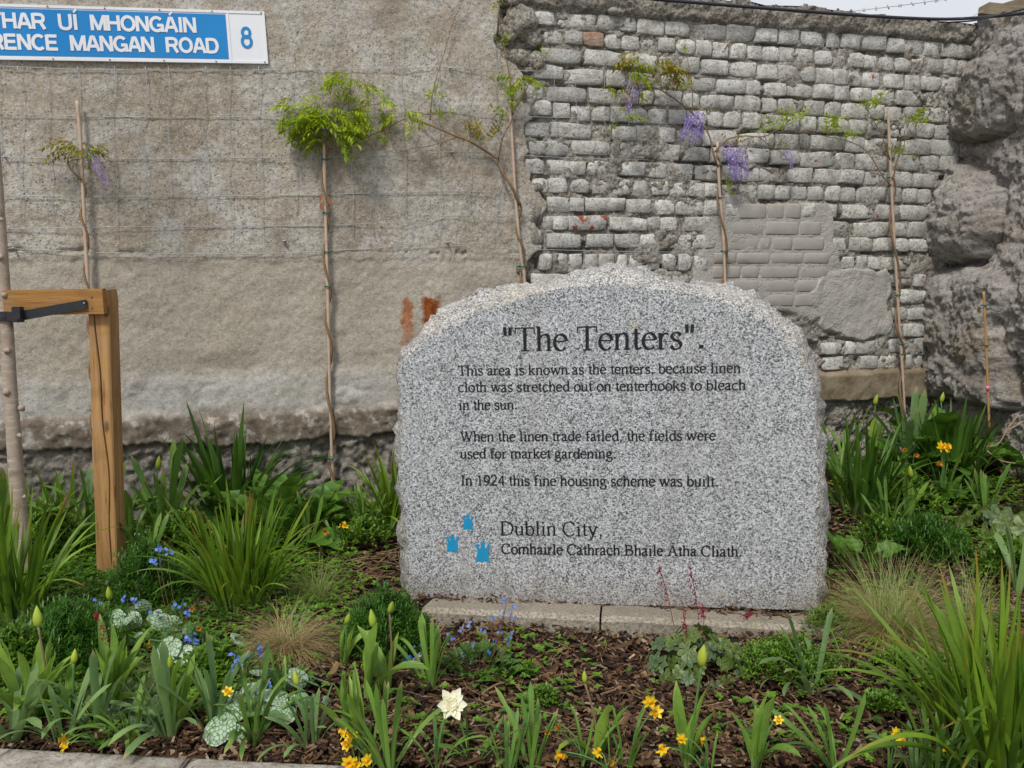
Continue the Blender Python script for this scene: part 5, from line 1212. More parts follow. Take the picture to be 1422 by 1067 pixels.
def lobed(name, mat, lobes=7, depth=.16, seed=0, pet=.9, heart=False, ruf=.06):
    rr = random.Random(seed); b = MB(); lean = rr.uniform(.3, .9); tip = Vector((0, math.sin(lean) * pet, math.cos(lean) * pet))
    b.tube([(0, 0, 0), tip * .5 + Vector((0, .04, .05)), tip], .022, 4, .2)
    tl = rr.uniform(.2, 1.05); c = b.vert(tip - Vector((0, 0, .04)), .5); NN = 28; rings = []
    for f_ in (.5, 1.0):
        rg = []
        for k in range(NN):
            a = 2 * math.pi * k / NN
            if heart: r = .62 * (1 - .42 * abs(math.sin(a / 2)) ** 6) * (1 + .28 * math.cos(a / 2) ** 8) ; r = r * (.25 if abs(a - math.pi) < .12 else 1)
            else: r = .58 * (1 - depth + depth * abs(math.cos(a * lobes / 2))) * (.35 if abs(a - math.pi) < .2 else 1) * (1 + .06 * math.cos(a * 21))
            x_, y_ = math.sin(a) * r * f_, math.cos(a) * r * f_ + .12
            z_ = ruf * f_ * math.sin(a * (lobes if not heart else 3)) + rr.uniform(-.015, .015) - .10 * f_ * f_ * (1 if heart else .5)
            v = Vector((x_, y_ * math.cos(tl), z_ - y_ * math.sin(tl))); rg.append(b.vert(tip + v, f_ * .5))
        rings.append(rg)
    for k in range(NN): b.face(c, rings[0][(k + 1) % NN], rings[0][k]); b.face(rings[0][k], rings[0][(k + 1) % NN], rings[1][(k + 1) % NN], rings[1][k])
    return b.mesh(name, M[mat])
OV = [ovate('leaf', 'broad', random.uniform(.38, .55), random.uniform(.5, 1.4), k) for k in range(7)]
HE = [lobed('leaf', 'heu', 7, .2, k) for k in range(6)]; HED = [lobed('leaf', 'heu_d', 7, .26, k + 20) for k in range(4)]
SI = [lobed('leaf', 'silver', seed=k, heart=True, ruf=.03, pet=.7) for k in range(5)]; BRO = [ovate('leaf', 'brun', random.uniform(.5, .65), random.uniform(.5, 1.2), k + 60, .3) for k in range(5)]; BR = [lobed('leaf', 'brun', seed=k + 9, heart=True, ruf=.04, pet=.7) for k in range(5)]
def leafy(name, label, px, py, lib, n, size, rad, cat='plant', group=None, tall=.6, spread=.35, hmax=0.0):
    g = ground(px, py); t = thing(name, label, cat, g, group)
    for i in range(n):
        az = i * 2.399 + random.uniform(-.3, .3); tz = 1 if lib in (SI, BR) or lib[:1] == HE[:1] or lib[:1] == HED[:1] else 0; q = math.sqrt((i + .5) / n); r = rad * q; s_ = hpx(g, size) * random.uniform(.75, 1.2)
        obj('leaf', random.choice(lib), t, (math.cos(az + 1.5708) * r, math.sin(az + 1.5708) * r, hmax * (1 - q) * random.uniform(.6, 1)), (tall * (1 - q) * .5 - q * .30 + random.gauss(0, .28), random.gauss(0, spread * .9), az if not (tz and random.random() < (.25 if lib is SI else .5)) else math.pi + random.gauss(0, .8)), s_)
    return t
leafy('broad_leaved_plant', 'large dark green broad leaved plant by the wall, left of the stone', 385, 748, OV, 46, 78, .19, hmax=.13)
leafy('broad_leaved_plant', 'smaller broad leaved plant touching the large one on its left', 285, 748, OV, 20, 66, .12, hmax=.07)
leafy('broad_leaved_plant', 'broad leaved plant at the lower right side of the stone', 1192, 795, OV, 22, 52, .12, hmax=.06)
leafy('broad_leaved_plant', 'tall broad leaves against the wall under the brown ledge', 1292, 655, OV, 26, 92, .10, hmax=.10)
leafy('broad_leaved_plant', 'small broad leaved rosette under the double headed daffodil', 1315, 705, OV, 14, 42, .09, hmax=.02)
leafy('broad_leaved_plant', 'broad leaves cut off by the right edge of the photo', 1428, 665, OV, 12, 68, .10, hmax=.03)
leafy('broad_leaved_plant', 'flat wavy leaf rosette alone on the mulch before the plinth', 696, 945, OV[:3], 7, 34, .035, hmax=0)
leafy('broad_leaved_plant', 'low broad leaves behind the dense sword leaved clump', 442, 740, OV, 10, 40, .10)
HP = leafy('coral_bells', 'lobed leaf plant with dark red flower spikes before the plinth', 968, 928, HE + HED, 64, 25, .115, group=None, hmax=.10)
leafy('coral_bells', 'pale lobed leaf plant among the bulbs at left', 172, 962, HE, 20, 34, .09, hmax=.04)
leafy('coral_bells', 'second pale lobed leaf plant under the front bulb leaves at left', 205, 1000, HED, 9, 32, .07, hmax=.01)
leafy('coral_bells', 'pale lobed leaf plant at the right edge beside the mulch', 1402, 742, HE + HED, 18, 36, .12, hmax=.04)
def spike(t, g, base, tip, hp=None):
    b = MB(); a_ = at_y(base[0], base[1], g.y - .03) - g; c_ = at_y(tip[0], tip[1], g.y - .03) - g; m_ = (a_ + c_) / 2 + Vector((.004, 0, 0)); P = crom([a_, m_, c_], 6); b.tube(P, .0009, 4)
    for k in range(34):
        f_ = random.uniform(.45, 1); p = a_.lerp(c_, f_) + Vector((random.gauss(0, .004), random.gauss(0, .004), random.gauss(0, .002))); r = random.uniform(.0012, .0024)
        b.box(p, (r * 1.6, r * 1.6, r * 2), Matrix.Rotation(random.random() * 3, 3, 'X') @ Matrix.Rotation(random.random(), 3, 'Z'))
    return obj('flower_spike', b.mesh('flower_spike', M['spike'], False), t)
g = HP.location.copy()
for a_, c_ in (((936, 870), (915, 787)), ((972, 880), (958, 787)), ((953, 905), (948, 845)), ((976, 880), (975, 838)), ((1030, 865), (1042, 852))): spike(HP, g, a_, c_)
cb = [o for o in COL.objects if o.get('label', '').startswith('pale lobed leaf plant among')][0]
spike(cb, cb.location.copy(), (165, 928), (131, 848))

# small blue flowers
def petal5(mat, n=5, nm='flower', cup=.2, w_=.32):
    b = MB(); c = b.vert((0, 0, 0), .5)
    for k in range(n):
        a = 2 * math.pi * k / n
        p = [b.vert((math.cos(a + d) * r, math.sin(a + d) * r, cup * r), random.random()) for d, r in ((-w_, .55), (-w_ * .9, .95), (w_ * .9, .95), (w_, .55))]
        b.face(c, p[0], p[1], p[2], p[3])
    return b.mesh(nm, M[mat])
PB = petal5('petal_b', w_=.55)
def blue_flowers(t, pts, n=7, sz=4.2, sp=5):
    g = t.location
    for (x, y) in pts:
        b = MB(); p = at_y(x, y, g.y - .02) - g; b.tube(crom([Vector((p.x * .3, p.y * .3, .0)), Vector((p.x * .8, p.y * .8, p.z * .6)), p], 4), .0010, 4); obj('flower_stem', b.mesh('flower_stem', M['twig']), t)
        for k in range(n):
            q_ = p + Vector((random.gauss(0, hpx(g, sp)), random.gauss(0, .008), random.gauss(0, hpx(g, sp * .8))))
            obj('flower', PB, t, q_, (R(60) + random.gauss(0, .6), random.gauss(0, .5), random.gauss(0, .8)), hpx(g, sz * .62) * random.uniform(.8, 1.3))
t = leafy('brunnera', 'small blue flowered plant with mottled green leaves before the plinth', 664, 934, BRO, 85, 24, .095, hmax=.07)
blue_flowers(t, [(605, 880), (608, 890), (582, 896), (622, 884), (643, 873), (651, 871), (667, 879), (690, 895), (699, 850), (685, 857), (711, 848), (703, 836), (715, 856), (695, 878), (705, 892), (677, 905), (655, 917), (645, 916), (660, 893), (630, 887), (712, 884)], 3, 4.0, 3)
t = leafy('brunnera', 'plant with large silver netted leaves and blue flowers at lower left', 372, 985, SI, 24, 33, .125, hmax=.075)
blue_flowers(t, [(341, 915), (353, 957), (370, 950), (330, 917), (358, 901), (325, 926)], 6, 5, 4)
t = leafy('brunnera', 'smaller silver leaved plant in the shade right of the stake foot', 192, 872, SI, 17, 26, .11, hmax=.05)
blue_flowers(t, [(176, 832), (186, 836), (220, 853), (135, 835)], 4, 4.2, 4)
t = leafy('brunnera', 'blue flowered plant with dark leaves below the dense sword leaved clump', 262, 915, BRO + SI[:1], 36, 30, .12, hmax=.06)
blue_flowers(t, [(262, 883), (270, 890), (257, 891), (252, 838), (259, 851), (230, 908), (290, 926), (276, 943), (228, 949), (220, 762), (232, 766), (217, 781)], 6, 4.6, 4)
for (x, y) in (): pass

# ------------------------------------------------------------------ cushions, grass tufts, ground cover, daisies
def leaflet(b, p, d, l, w_, up=Vector((0, 0, 1)), a=0.0):
    d = d.normalized(); s_ = d.cross(up)
    if s_.length < .05: s_ = Vector((1, 0, 0))
    s_.normalize(); u = s_.cross(d); m_ = p + d * l * .5
    v = [b.vert(p, a), b.vert(m_ - s_ * w_ / 2 + u * w_ * .2, a), b.vert(p + d * l - u * l * .08, a), b.vert(m_ + s_ * w_ / 2 + u * w_ * .2, a), b.vert(m_, a)]
    b.face(v[0], v[4], v[2], v[1]); b.face(v[0], v[3], v[2], v[4])
def cushion(name, label, px, py, rx, h, n, mat, ll=.022, lw=.005, cat='plant', flat_=1.0):
    g = ground(px, py); t = thing(name, label, cat, g); r = hpx(g, rx); hh_ = hpx(g, h); b = MB()
    for i in range(n):
        a = random.uniform(0, 6.283); q = random.random() ** .5; el = random.uniform(.1, 1.57); rr_ = random.uniform(.55, 1.0)
        bumpy = 1 + .18 * math.sin(a * 5 + el * 4) + .1 * math.sin(a * 11)
        p = Vector((math.cos(a) * math.cos(el) * r * rr_, math.sin(a) * math.cos(el) * r * rr_ * .8, max(0, math.sin(el) * hh_ * rr_) * bumpy))
        d = Vector((p.x / r + random.gauss(0, .3), p.y / r + random.gauss(0, .3), .5 + p.z / hh_ + random.gauss(0, .3))).normalized()
        st_ = d * ll * 1.6; 
        a0 = random.random()
        for k in range(6):
            f_ = (k + 1) / 6; az = k * 2.4 + a * 3; dd_ = (d * .9 + Vector((math.cos(az), math.sin(az), math.sin(az * 1.3))) * .75)
            leaflet(b, p + st_ * f_ * .7, dd_, ll * random.uniform(.7, 1.2), lw, a=a0 + random.uniform(-.1, .1))
    fo = obj('foliage', b.mesh('foliage', M[mat]), t, kind='stuff')
    b = MB()
    for k in range(7):
        a = k * .9; b.tube([(0, 0, -.01), (math.cos(a) * r * .4, math.sin(a) * r * .3, hh_ * .5)], .0018, 4)
    obj('stems', b.mesh('stems', M['twig']), t, kind='stuff')
    return t
cushion('cushion_shrub', 'dense dark green cushion plant left of the plinth', 538, 905, 66, 74, 1700, 'bush', .021, .0048)
cushion('cushion_shrub', 'feathery green cushion in the mulch right of the stone', 1285, 772, 62, 46, 1000, 'bush', .026, .005)
cushion('cushion_shrub', 'low twiggy mat of small leaves right of the lobed leaf plant', 1095, 935, 75, 42, 900, 'cover', .013, .006)
cushion('cushion_shrub', 'feathery dark leaves at the left below the young tree', 95, 925, 85, 75, 1500, 'bush', .024, .0045)
cushion('cushion_shrub', 'feathery dark leaves below the foot of the timber stake', 205, 835, 60, 70, 1000, 'bush', .022, .005)
cushion('cushion_shrub', 'small green seedling in the mulch before the stone', 752, 983, 24, 26, 150, 'cover', .014, .007)
cushion('cushion_shrub', 'tiny green seedling below the plinth joint', 733, 938, 16, 13, 70, 'cover', .012, .006)
cushion('cushion_shrub', 'fine leaved weed against the right end of the plinth', 1150, 880, 40, 34, 300, 'cover', .014, .004)
cushion('cushion_shrub', 'low green weed patch left of the corner clump', 1245, 925, 34, 16, 220, 'cover', .013, .006)
cushion('cushion_shrub', 'green seedlings left of the daffodil pair at right', 1225, 985, 28, 18, 130, 'cover', .014, .007)
cushion('cushion_shrub', 'bushy green weed beside the stone at mid height right', 1215, 765, 38, 42, 350, 'cover', .016, .009)
cushion('leafy_weed', 'leafy green weed against the wall base between tree and stake', 68, 772, 55, 52, 260, 'cover', .034, .013)
cushion('leafy_weed', 'leafy green weed behind the dense sword leaved clump', 245, 770, 55, 45, 260, 'cover', .032, .014)
cushion('leafy_weed', 'leafy green weed between the middle cane and the stone', 505, 760, 45, 34, 170, 'cover', .026, .012)
cushion('leafy_weed', 'leafy weed filling the gap at the far left front', 15, 945, 60, 60, 260, 'cover', .030, .010)
cushion('leafy_weed', 'leafy weed between the silver leaves and the straw tuft', 300, 945, 45, 38, 180, 'cover', .026, .012)
cushion('leafy_weed', 'leafy weed beside the stone under the long strap leaves at right', 1255, 705, 50, 38, 220, 'cover', .028, .013)
cushion('leafy_weed', 'leafy weed at the right edge above the corner clump', 1400, 800, 48, 36, 200, 'cover', .028, .012)
def tuft(label, px, py, rx, h, n, green=.3, az0=None):
    g = ground(px, py); t = thing('ornamental_grass', label, 'grass', g); r = hpx(g, rx); hh_ = hpx(g, h)
    for mat, cnt_, up in (('straw', int(n * (1 - green)), .5), ('grass', int(n * green), 1.0)):
        b = MB()
        for i in range(cnt_):
            a = random.uniform(0, 6.283) if az0 is None or mat == 'straw' else random.gauss(az0, .9); L_ = random.uniform(.7, 1.25); rad0 = r * .22 * math.sqrt(random.random()); th = random.uniform(.5, 1.5) if up < 1 else random.uniform(.25, 1.25)
            b0 = random.uniform(0, 6.28); p = Vector((math.cos(b0) * rad0, math.sin(b0) * rad0, 0)); curv = random.uniform(.7, 1.6) if up < 1 else random.uniform(.2, .9)
            w_ = random.uniform(.0011, .0022); rows = []; n_ = 7; cdir = Vector((math.cos(a), math.sin(a), 0)); sd = Vector((-math.sin(a), math.cos(a), 0)); a0 = random.random(); tw = random.gauss(0, .3)
            for k in range(n_ + 1):
                f_ = k / n_; rows.append((b.vert(p - sd * w_ / 2 * (1 - f_ * .8), min(f_, a0 * .3 + f_ * .7)), b.vert(p + sd * w_ / 2 * (1 - f_ * .8), f_)))
                ang_ = th + curv * f_; dl = (r * 1.15 if up < 1 else max(r, hh_) * 1.15) * L_ / n_
                p = p + cdir * math.sin(ang_) * dl + Vector((0, 0, 1)) * math.cos(ang_) * dl + sd * tw * dl * f_
                if p.z < .004: p.z = .004 + random.uniform(0, .012)
            for q0, q1 in zip(rows, rows[1:]): b.face(q0[0], q0[1], q1[1], q1[0])
        if cnt_: obj('blades', b.mesh('blades', M[mat]), t, kind='stuff')
    return t
tuft('straw coloured grass tuft left of the green cushion plant', 400, 905, 78, 60, 900, .12)
tuft('large half dry grass tuft at the right end of the plinth', 1238, 885, 118, 112, 1500, .36)
tuft('green thin grass beside the straw tuft, left of the stone', 440, 835, 50, 62, 260, .75)
tuft('thin pale grass behind the large corner clump', 1352, 862, 75, 80, 350, .7)
# ground cover
def cover(name, label, ells, mat, ll=(.010, .022), lw=.6, hgt=.03, cat='ground cover', kind='round'):
    b = MB()
    for (cx, cy, rx, ry, n) in ells:
        for i in range(n):
            px = random.gauss(cx, rx * .5); py = random.gauss(cy, ry * .5)
            g = ground(px, min(py, 1085))
            if behind_kerb(g.x, g.y) < .03: continue
            m_ = random.randint(4, 7); a0 = random.random(); hh_ = random.uniform(.004, hgt); st_ = Vector((random.gauss(0, .01), random.gauss(0, .01), hh_)); az0 = random.random() * 6
            for k in range(m_):
                az = az0 + k * 6.283 / m_ * (1 if kind == 'round' else 2.4); el = random.uniform(-.1, .7); l = random.uniform(*ll)
                leaflet(b, g + st_ * (1 if kind == 'round' else (k + 1) / m_), Vector((math.cos(az) * math.cos(el), math.sin(az) * math.cos(el), math.sin(el))), l, l * lw, a=a0)
    o = obj(name, b.mesh(name, M[mat]), kind='stuff'); return tagm(o, label, cat)
cover('ground_cover', 'low mat of small green weeds between the clumps at left', [(230, 760, 150, 50, 2200), (60, 800, 120, 70, 900), (420, 790, 90, 70, 750), (120, 730, 120, 30, 700), (330, 740, 140, 30, 600), (250, 900, 180, 60, 500), (450, 850, 60, 40, 150), (150, 960, 150, 40, 400), (330, 700, 130, 24, 500), (520, 720, 60, 30, 250), (90, 980, 120, 40, 500), (300, 960, 150, 40, 350)], 'cover')
cover('fine_weeds', 'fine feathery green seedlings at the foot of the tree and stake', [(110, 790, 150, 50, 1500), (180, 870, 160, 50, 1100), (40, 880, 90, 60, 600), (230, 800, 100, 60, 700)], 'bush', (.012, .024), .22, .05, kind='feather')
cover('weeds', 'scattered green weeds in the mulch right of the stone', [(1260, 740, 90, 40, 420), (1390, 760, 60, 60, 300), (1350, 690, 80, 40, 500), (1180, 850, 50, 40, 140), (1280, 930, 80, 60, 260), (1370, 900, 60, 50, 160), (1200, 670, 60, 50, 500)], 'cover')
cover('seedlings', 'sparse green seedlings dotted on the front mulch', [(760, 950, 110, 60, 60), (1040, 1000, 160, 50, 60), (590, 1000, 100, 40, 40), (1160, 1020, 80, 30, 30), (720, 900, 60, 20, 40)], 'cover')
# dark stems of dead daffodils / twigs on the right
tw_ = thing('dry_twig', 'bare branching brown twig sticking out at the right edge', 'twig', ground(1345, 672)); g = tw_.location
for P in ([(1345, 672), (1349, 626), (1384, 618), (1398, 598), (1415, 575)], [(1398, 598), (1410, 592), (1422, 585)], [(1370, 626), (1390, 640), (1422, 645)], [(1351, 628), (1358, 660)]):
    b = MB(); b.tube(crom([at_y(x, y, g.y) - g for x, y in P], 4), .0035, 5); obj('twig', b.mesh('twig', flat('pale_twig', (.36, .24, .15), .8)), tw_)
line_thing('mulch_stick', 'curved brown stick lying on the mulch above the white daffodil', 'stick', [ground(668, 968) + Vector((0, 0, .008)), ground(690, 960) + Vector((0, 0, .02)), ground(712, 958) + Vector((0, 0, .02)), ground(724, 964) + Vector((0, 0, .008))], .0024, M['vine'])
# daisies
PW = petal5('petal_w', 12, 'petals', .1, .2); PYC = MB(); PYC.tube([(0, 0, 0), (0, 0, .12)], [.32, .2], 8); PYC = PYC.mesh('disc', M['petal_y'])
ds = thing('daisies', 'small white daisies in the ground cover behind the timber stake', 'daisy plant', ground(230, 765)); g = ds.location
for (x, y) in ((240, 731), (191, 743), (283, 723), (205, 738), (226, 747), (264, 735), (293, 740), (276, 752), (302, 722), (330, 728), (328, 722)):
    gg = ground(x, y + 16) - g; p = gg + Vector((0, 0, .05)); b = MB(); b.tube([gg, p], .0008, 4); st_ = obj('flower_stem', b.mesh('flower_stem', M['stem']), ds)
    fl = obj('daisy_flower', PW, ds, p, (R(35) + random.gauss(0, .2), random.gauss(0, .3), random.random()), .0125); obj('disc', PYC, fl)
# litter
lt = thing('crumpled_wrapper', 'crumpled silver and blue foil wrapper lying on the mulch before the plinth', 'litter', ground(575, 930)); g = lt.location
def crumple(nm, a_, c_, r, seed, mat):
    A_ = at_y(a_[0], a_[1], g.y) - g; C_ = at_y(c_[0], c_[1], g.y) - g; b = MB(); rs = []; rr = random.Random(seed)
    d_ = (C_ - A_); s_ = Vector((0, 1, 0)); u_ = d_.normalized().cross(s_)
    for k in range(7):
        c0 = A_ + d_ * k / 6; rs.append([b.vert(c0 + (s_ * math.cos(q) * .4 + u_ * math.sin(q)) * r * rr.uniform(.5, 1.25)) for q in [2 * math.pi * j / 8 for j in range(8)]])
    for r0, r1 in zip(rs, rs[1:]):
        for k in range(8): b.face(r0[k], r0[(k + 1) % 8], r1[(k + 1) % 8], r1[k])
    b.face(*rs[0]); b.face(*reversed(rs[-1])); obj(nm, b.mesh(nm, M[mat], False), lt)
crumple('foil', (570, 924), (591, 905), .011, 2, 'foil'); crumple('blue_foil', (562, 921), (573, 914), .014, 4, 'foil_b'); crumple('torn_end', (563, 941), (572, 926), .008, 6, 'foil')

# ------------------------------------------------------------------ wisterias on bamboo canes
def compound(mat, seed, pairs=5, drop=.5, lw=.34):
    rr = random.Random(seed); b = MB(); P = []; p = Vector((0, 0, 0)); th = rr.uniform(.0, .5)
    for k in range(pairs + 2): P.append(p.copy()); p = p + Vector((0, math.cos(th), math.sin(th))) / (pairs + 1); th -= rr.uniform(.15, .5)
    b.tube(P, .008, 4, .3)
    for k in range(1, pairs + 2):
        for sd in ((-1, 1) if k <= pairs else (0,)):
            d = Vector((sd * .9, .35 if sd else 1, -drop * rr.uniform(.6, 1.5))); l = rr.uniform(.30, .42) * (1 if k > 1 else .8)
            leaflet(b, P[k], d, l, l * lw, Vector((0, rr.uniform(-.3, .3), 1)), rr.random())
    return b.mesh('leaf', M[mat])
CW = [compound('wis', k, 5, .8) for k in range(6)]; CB = [compound('wis_b', k + 8, 4, .7) for k in range(4)]; CS = [compound('wis', k + 20, 3, -.3, .42) for k in range(4)]; CSB = [compound('wis_b', k + 30, 3, -.4, .38) for k in range(4)]
def raceme(seed, n=115):
    rr = random.Random(seed); b = MB(); b.tube([(0, 0, 0), (.02, 0, -.5), (0, 0, -1)], .012, 4, .9)
    for k in range(n):
        f_ = rr.random() ** .8; r = .30 * (1 - f_ * .8) + .02; a = rr.random() * 6.283; c = Vector((math.cos(a) * r, math.sin(a) * r, -f_)); s_ = .095 * (1.15 - f_ * .55)
        for q in range(2):
            d = Vector((rr.gauss(0, 1), rr.gauss(0, 1), rr.gauss(0, .8))); leaflet(b, c, d, s_, s_ * .8, a=rr.uniform(.0, 1) * (1 - f_ * .5))
    return b.mesh('flower_raceme', M['petal_p'])
RA = [raceme(k) for k in range(4)]
GC = 'wisterias trained on canes along the wall'
def cane(label, P, off=.07, r=.0075, mat='cane', ties=(), Y=None):
    pts = [wall_pt(x, y, off) if Y is None else at_y(x, y, Y) for x, y in P]; t = thing('bamboo_cane', label, 'cane', pts[-1], 'bamboo canes along the wall'); o_ = pts[-1]
    b = MB(); C = crom([p - o_ for p in pts], 6); rads = [r * (1.18 if k % 9 == 4 else random.uniform(.95, 1.03)) for k in range(len(C))]; b.tube(C, rads, 8); obj('pole', b.mesh('pole', M[mat]), t)
    for (x, y) in ties:
        p = (wall_pt(x, y, off) if Y is None else at_y(x, y, Y)) - o_; b = MB(); n_ = 10; ring = [p + Vector((math.cos(a) * r * 1.9, math.sin(a) * r * 1.9, .002 * math.sin(a * 2))) for a in [2 * math.pi * k / n_ for k in range(n_ + 1)]]; b.tube(ring, .0028, 4, cap=False); b.tube([ring[0], ring[0] + Vector((.014, -.004, .006))], .0016, 4); obj('tie', b.mesh('tie', M['tie']), t)
    return t
def helix(P, amp, per, ph=0.0):
    """vine winding about the polyline P (photo pixels)"""
    d = [0]
    for a_, c_ in zip(P, P[1:]): d.append(d[-1] + abs(c_[1] - a_[1]))
    o_ = []; n_ = int(d[-1] / 7)
    for k in range(n_ + 1):
        s_ = d[-1] * k / n_; x = np.interp(s_, d, [p[0] for p in P]); y = np.interp(s_, d, [p[1] for p in P]); a = ph + s_ / per * 6.283 + .6 * math.sin(s_ / 37)
        o_.append(wall_pt(x + math.sin(a) * amp, y, .07 + .012 * math.cos(a)))
    return o_
def wisteria(label, stem, branches, leaves, racemes=(), r0=.0065):
    o_ = stem[-1]; t = thing('wisteria', label, 'climber', o_, GC); b = MB(); n_ = len(stem); b.tube([p - o_ for p in stem], [r0 * (.75 + .35 * k / n_) for k in range(n_)], 7); obj('main_stem', b.mesh('main_stem', M['vine']), t)
    for P, ra in branches:
        pts = crom([wall_pt(x, y, .075 + .02 * math.sin(i * 1.3)) - o_ for i, (x, y) in enumerate(P)], 5); b = MB(); b.tube(pts, list(np.linspace(ra, ra * .45, len(pts))), 6); obj('branch', b.mesh('branch', M['vine']), t)
    for (x, y, rx, ry, n, sz, lib) in leaves:
        for k in range(n):
            q = math.sqrt(random.random()); a = random.random() * 6.283; px, py = x + math.cos(a) * rx * q, y + math.sin(a) * ry * q
            p = wall_pt(px, py, .09 + random.uniform(-.03, .07)) - o_; out_ = math.atan2(-(py - y + ry * .3), (px - x)) if rx > 6 else random.uniform(0, math.pi)
            az = random.gauss(0, .7) + (-math.pi / 2 if math.cos(out_) > 0 else math.pi / 2) ; el = random.gauss(.15, .35) if lib in (CW, CB) else random.uniform(.5, 1.3)
            obj('leaf', random.choice(lib), t, p, (el, random.gauss(0, .3), az), hpx(Vector((0, 4.4, 0)), sz * 1.15) * random.uniform(.75, 1.2))
    for (x, y, x2, y2, w_) in racemes:
        p = wall_pt(x, y, .10) - o_; p2 = wall_pt(x2, y2, .10) - o_; d_ = p2 - p; q = Vector((0, 0, -1)).rotation_difference(d_); o2 = obj('flower_raceme', random.choice(RA), t, p); o2.rotation_euler = q.to_euler(); L_ = d_.length; o2.scale = (L_ * w_, L_ * w_, L_)
    return t
C1 = [(107, 140), (112, 200), (119, 340), (127, 480), (131, 640), (132, 735)]
cane('leftmost bamboo cane, passing behind the timber rail', C1, ties=[(130, 570)])
wisteria('small wisteria with bronze leaves and one slanting lilac flower on the leftmost cane', helix([(114, 250)] + C1[2:], 4.5, 72), [([(115, 252), (101, 238), (94, 226), (96, 214)], .006), ([(94, 226), (103, 222), (112, 222)], .003)],
         [(96, 208, 10, 6, 7, 20, CB), (112, 212, 12, 8, 9, 19, CB), (121, 224, 7, 8, 5, 18, CS), (125, 205, 6, 3, 3, 16, CB)], [(122, 212, 150, 257, .55)], .0055)
C2 = [(450, 200), (451, 260), (455, 400), (458, 540), (463, 700)]
cane('bamboo cane under the bushy bright green wisteria', C2, ties=[(452, 222), (453, 296), (454, 350), (455, 398), (459, 636)])
wisteria('bushy bright green wisteria crown in the middle of the concrete wall', helix(C2, 4.5, 95, 1), [([(455, 205), (480, 203), (510, 190), (538, 178), (560, 166), (577, 160)], .004), ([(448, 200), (432, 180), (420, 165), (408, 156)], .0035), ([(455, 195), (475, 150), (488, 133), (472, 112), (462, 92)], .0035), ([(452, 205), (460, 170), (500, 150), (525, 145)], .003), ([(538, 180), (536, 195), (533, 205)], .002)],
         [(455, 178, 30, 22, 44, 27, CW), (474, 162, 26, 20, 24, 27, CW), (432, 176, 18, 12, 12, 26, CW), (450, 160, 16, 12, 10, 26, CW), (412, 146, 12, 14, 8, 22, CW), (404, 168, 8, 6, 4, 22, CW), (492, 118, 26, 12, 14, 24, CW), (520, 148, 14, 6, 6, 24, CW), (556, 163, 16, 8, 10, 22, CW), (535, 205, 6, 4, 3, 14, CS), (478, 110, 8, 5, 3, 20, CW)])
b = MB(); cs = [o for o in COL.objects if o.get('label', '').startswith('bushy bright')][0]; o_ = cs.location
for (x, y) in ((447, 268), (455, 272), (446, 280)):
    leaflet(b, wall_pt(x, y, .09) - o_, Vector((random.uniform(-.3, .3), 0, -1)), .045, .018, Vector((0, -1, 0)), .5)
obj('dead_leaf', b.mesh('dead_leaf', flat('dead_leaf_brown', (.30, .12, .05), .8)), cs)
C3 = [(708, 150), (712, 210), (717, 290), (724, 360), (729, 398), (734, 560), (738, 690)]
cane('bamboo cane at the broken joint between concrete and brick', C3, ties=[(723, 370)])
wisteria('wisteria with a long arm reaching left across the concrete from the broken joint', helix([(718, 275)] + C3[3:], 5, 66), [([(722, 285), (712, 262), (698, 240), (691, 222), (678, 212), (655, 198), (630, 188), (600, 175), (578, 166)], .0078), ([(597, 167), (600, 135), (606, 108), (618, 70), (630, 30), (648, -10)], .0028), ([(692, 222), (697, 195), (708, 172), (712, 158)], .004), ([(712, 160), (708, 110), (699, 60), (693, 20), (694, -20)], .0035), ([(706, 60), (698, 40), (709, 10), (716, -20)], .0022), ([(712, 155), (724, 138), (738, 110), (752, 85), (766, 66)], .0028), ([(638, 190), (600, 202), (575, 206), (550, 212), (532, 206)], .002)],
         [(668, 190, 18, 12, 13, 19, CSB), (655, 200, 8, 4, 3, 14, CSB), (600, 138, 7, 7, 5, 17, CS), (621, 168, 7, 12, 6, 15, CS), (717, 112, 8, 7, 6, 20, CW), (732, 113, 8, 4, 4, 20, CW), (702, 134, 6, 7, 5, 16, CS), (712, 152, 5, 6, 4, 15, CS), (701, 168, 3, 4, 2, 16, CS), (752, 80, 6, 4, 3, 12, CS), (685, 15, 5, 5, 3, 14, CS), (695, 62, 8, 10, 5, 14, CS), (533, 204, 5, 4, 2, 12, CS)])
C4 = [(996, 197), (999, 260), (1004, 320), (1007, 392), (1012, 520), (1014, 640)]
cane('bamboo cane rising behind the top right of the stone', C4, ties=[(1000, 230), (1001, 275), (1005, 349)])
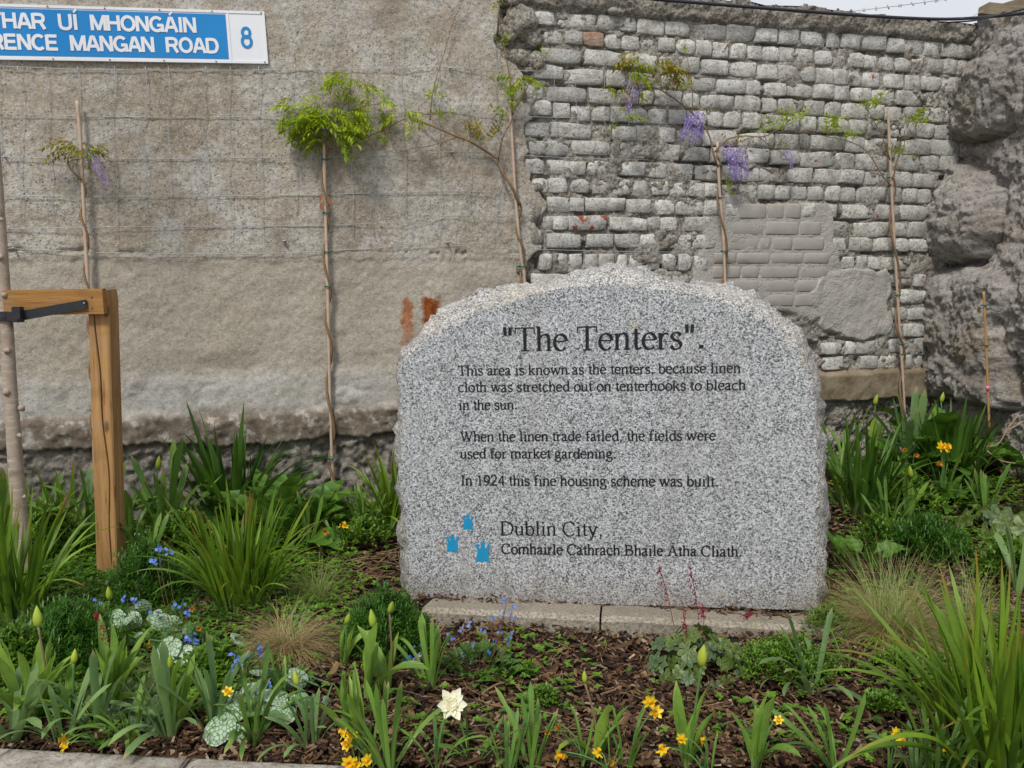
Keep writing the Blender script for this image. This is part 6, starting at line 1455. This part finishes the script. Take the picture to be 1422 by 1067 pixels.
wisteria('flowering wisteria with lilac blossom hanging on the brick wall above the stone', helix([(996, 215)] + C4[1:], 4.5, 100), [([(997, 232), (991, 215), (986, 192), (976, 172), (962, 158), (940, 140), (915, 124), (893, 118), (875, 124)], .005), ([(961, 157), (962, 130), (958, 100), (953, 75), (950, 62)], .0025), ([(992, 212), (1003, 200), (1015, 192), (1035, 189), (1060, 190), (1080, 180), (1095, 172)], .004), ([(1003, 204), (1025, 198), (1050, 190), (1066, 200), (1084, 212), (1098, 224)], .003), ([(1064, 196), (1058, 175), (1057, 158), (1054, 148)], .002)],
         [(893, 84, 18, 7, 7, 28, CB), (905, 92, 22, 8, 9, 28, CB), (918, 106, 18, 8, 9, 28, CB), (938, 103, 10, 5, 4, 24, CB), (873, 106, 6, 14, 6, 26, CW), (858, 124, 14, 6, 7, 20, CB), (862, 164, 4, 8, 3, 24, CW), (843, 123, 5, 3, 2, 18, CW), (951, 72, 6, 10, 5, 14, CS), (948, 128, 16, 4, 4, 12, CS), (975, 156, 8, 5, 4, 14, CSB), (1016, 200, 8, 8, 5, 14, CSB), (1060, 186, 8, 10, 6, 14, CS), (1085, 178, 8, 6, 4, 16, CS), (1105, 172, 12, 10, 11, 19, CS), (1088, 206, 5, 4, 3, 12, CSB), (1012, 268, 4, 12, 5, 12, CS)],
         [(880, 116, 871, 156, .75), (889, 118, 880, 140, .8), (968, 156, 962, 200, .8), (960, 158, 948, 192, .6), (970, 160, 974, 196, .7), (958, 165, 944, 196, .4), (1012, 200, 1022, 252, .65), (1018, 204, 1030, 250, .6), (1032, 204, 1038, 246, .5), (1010, 206, 1016, 236, .6), (1094, 208, 1100, 236, .6)])
C5 = [(1233, 150), (1236, 220), (1240, 300), (1247, 420), (1255, 545), (1258, 640)]
cane('rightmost tall bamboo cane on the brick wall', C5, ties=[(1236, 247), (1243, 347), (1244, 352), (1247, 410), (1252, 478), (1253, 492)])
wisteria('sparse wisteria with thin twigs on the rightmost tall cane', helix([(1238, 245)] + C5[2:], 5, 115, .5), [([(1238, 258), (1226, 245), (1212, 222), (1200, 207), (1180, 197), (1150, 190), (1120, 184), (1098, 182)], .0035), ([(1240, 250), (1246, 222), (1255, 205), (1256, 194)], .005), ([(1256, 195), (1270, 186), (1288, 172)], .003), ([(1254, 196), (1258, 175), (1266, 155)], .0018), ([(1236, 222), (1225, 190), (1212, 165), (1202, 148)], .003)],
         [(1211, 148, 7, 9, 9, 20, CS), (1158, 180, 7, 11, 8, 20, CS), (1150, 188, 5, 3, 3, 14, CS), (1191, 192, 9, 7, 7, 14, CS), (1175, 196, 3, 3, 2, 12, CS), (1274, 170, 5, 11, 8, 20, CS), (1287, 173, 4, 3, 2, 12, CS), (1254, 219, 7, 6, 6, 18, CS), (1219, 174, 3, 3, 2, 12, CS)])
c6 = cane('short yellow cane with a pink tag at far right', [(1366, 405), (1368, 450), (1371, 520), (1374, 600)], r=.0062, mat='cane_y', ties=[(1366, 424), (1369, 480)], Y=4.35)
b = MB(); p = at_y(1371.5, 539, 4.35) - c6.location; b.tube([p - Vector((0, 0, .011)), p + Vector((0, 0, .011))], .010, 10); obj('tag', b.mesh('tag', M['pink']), c6)
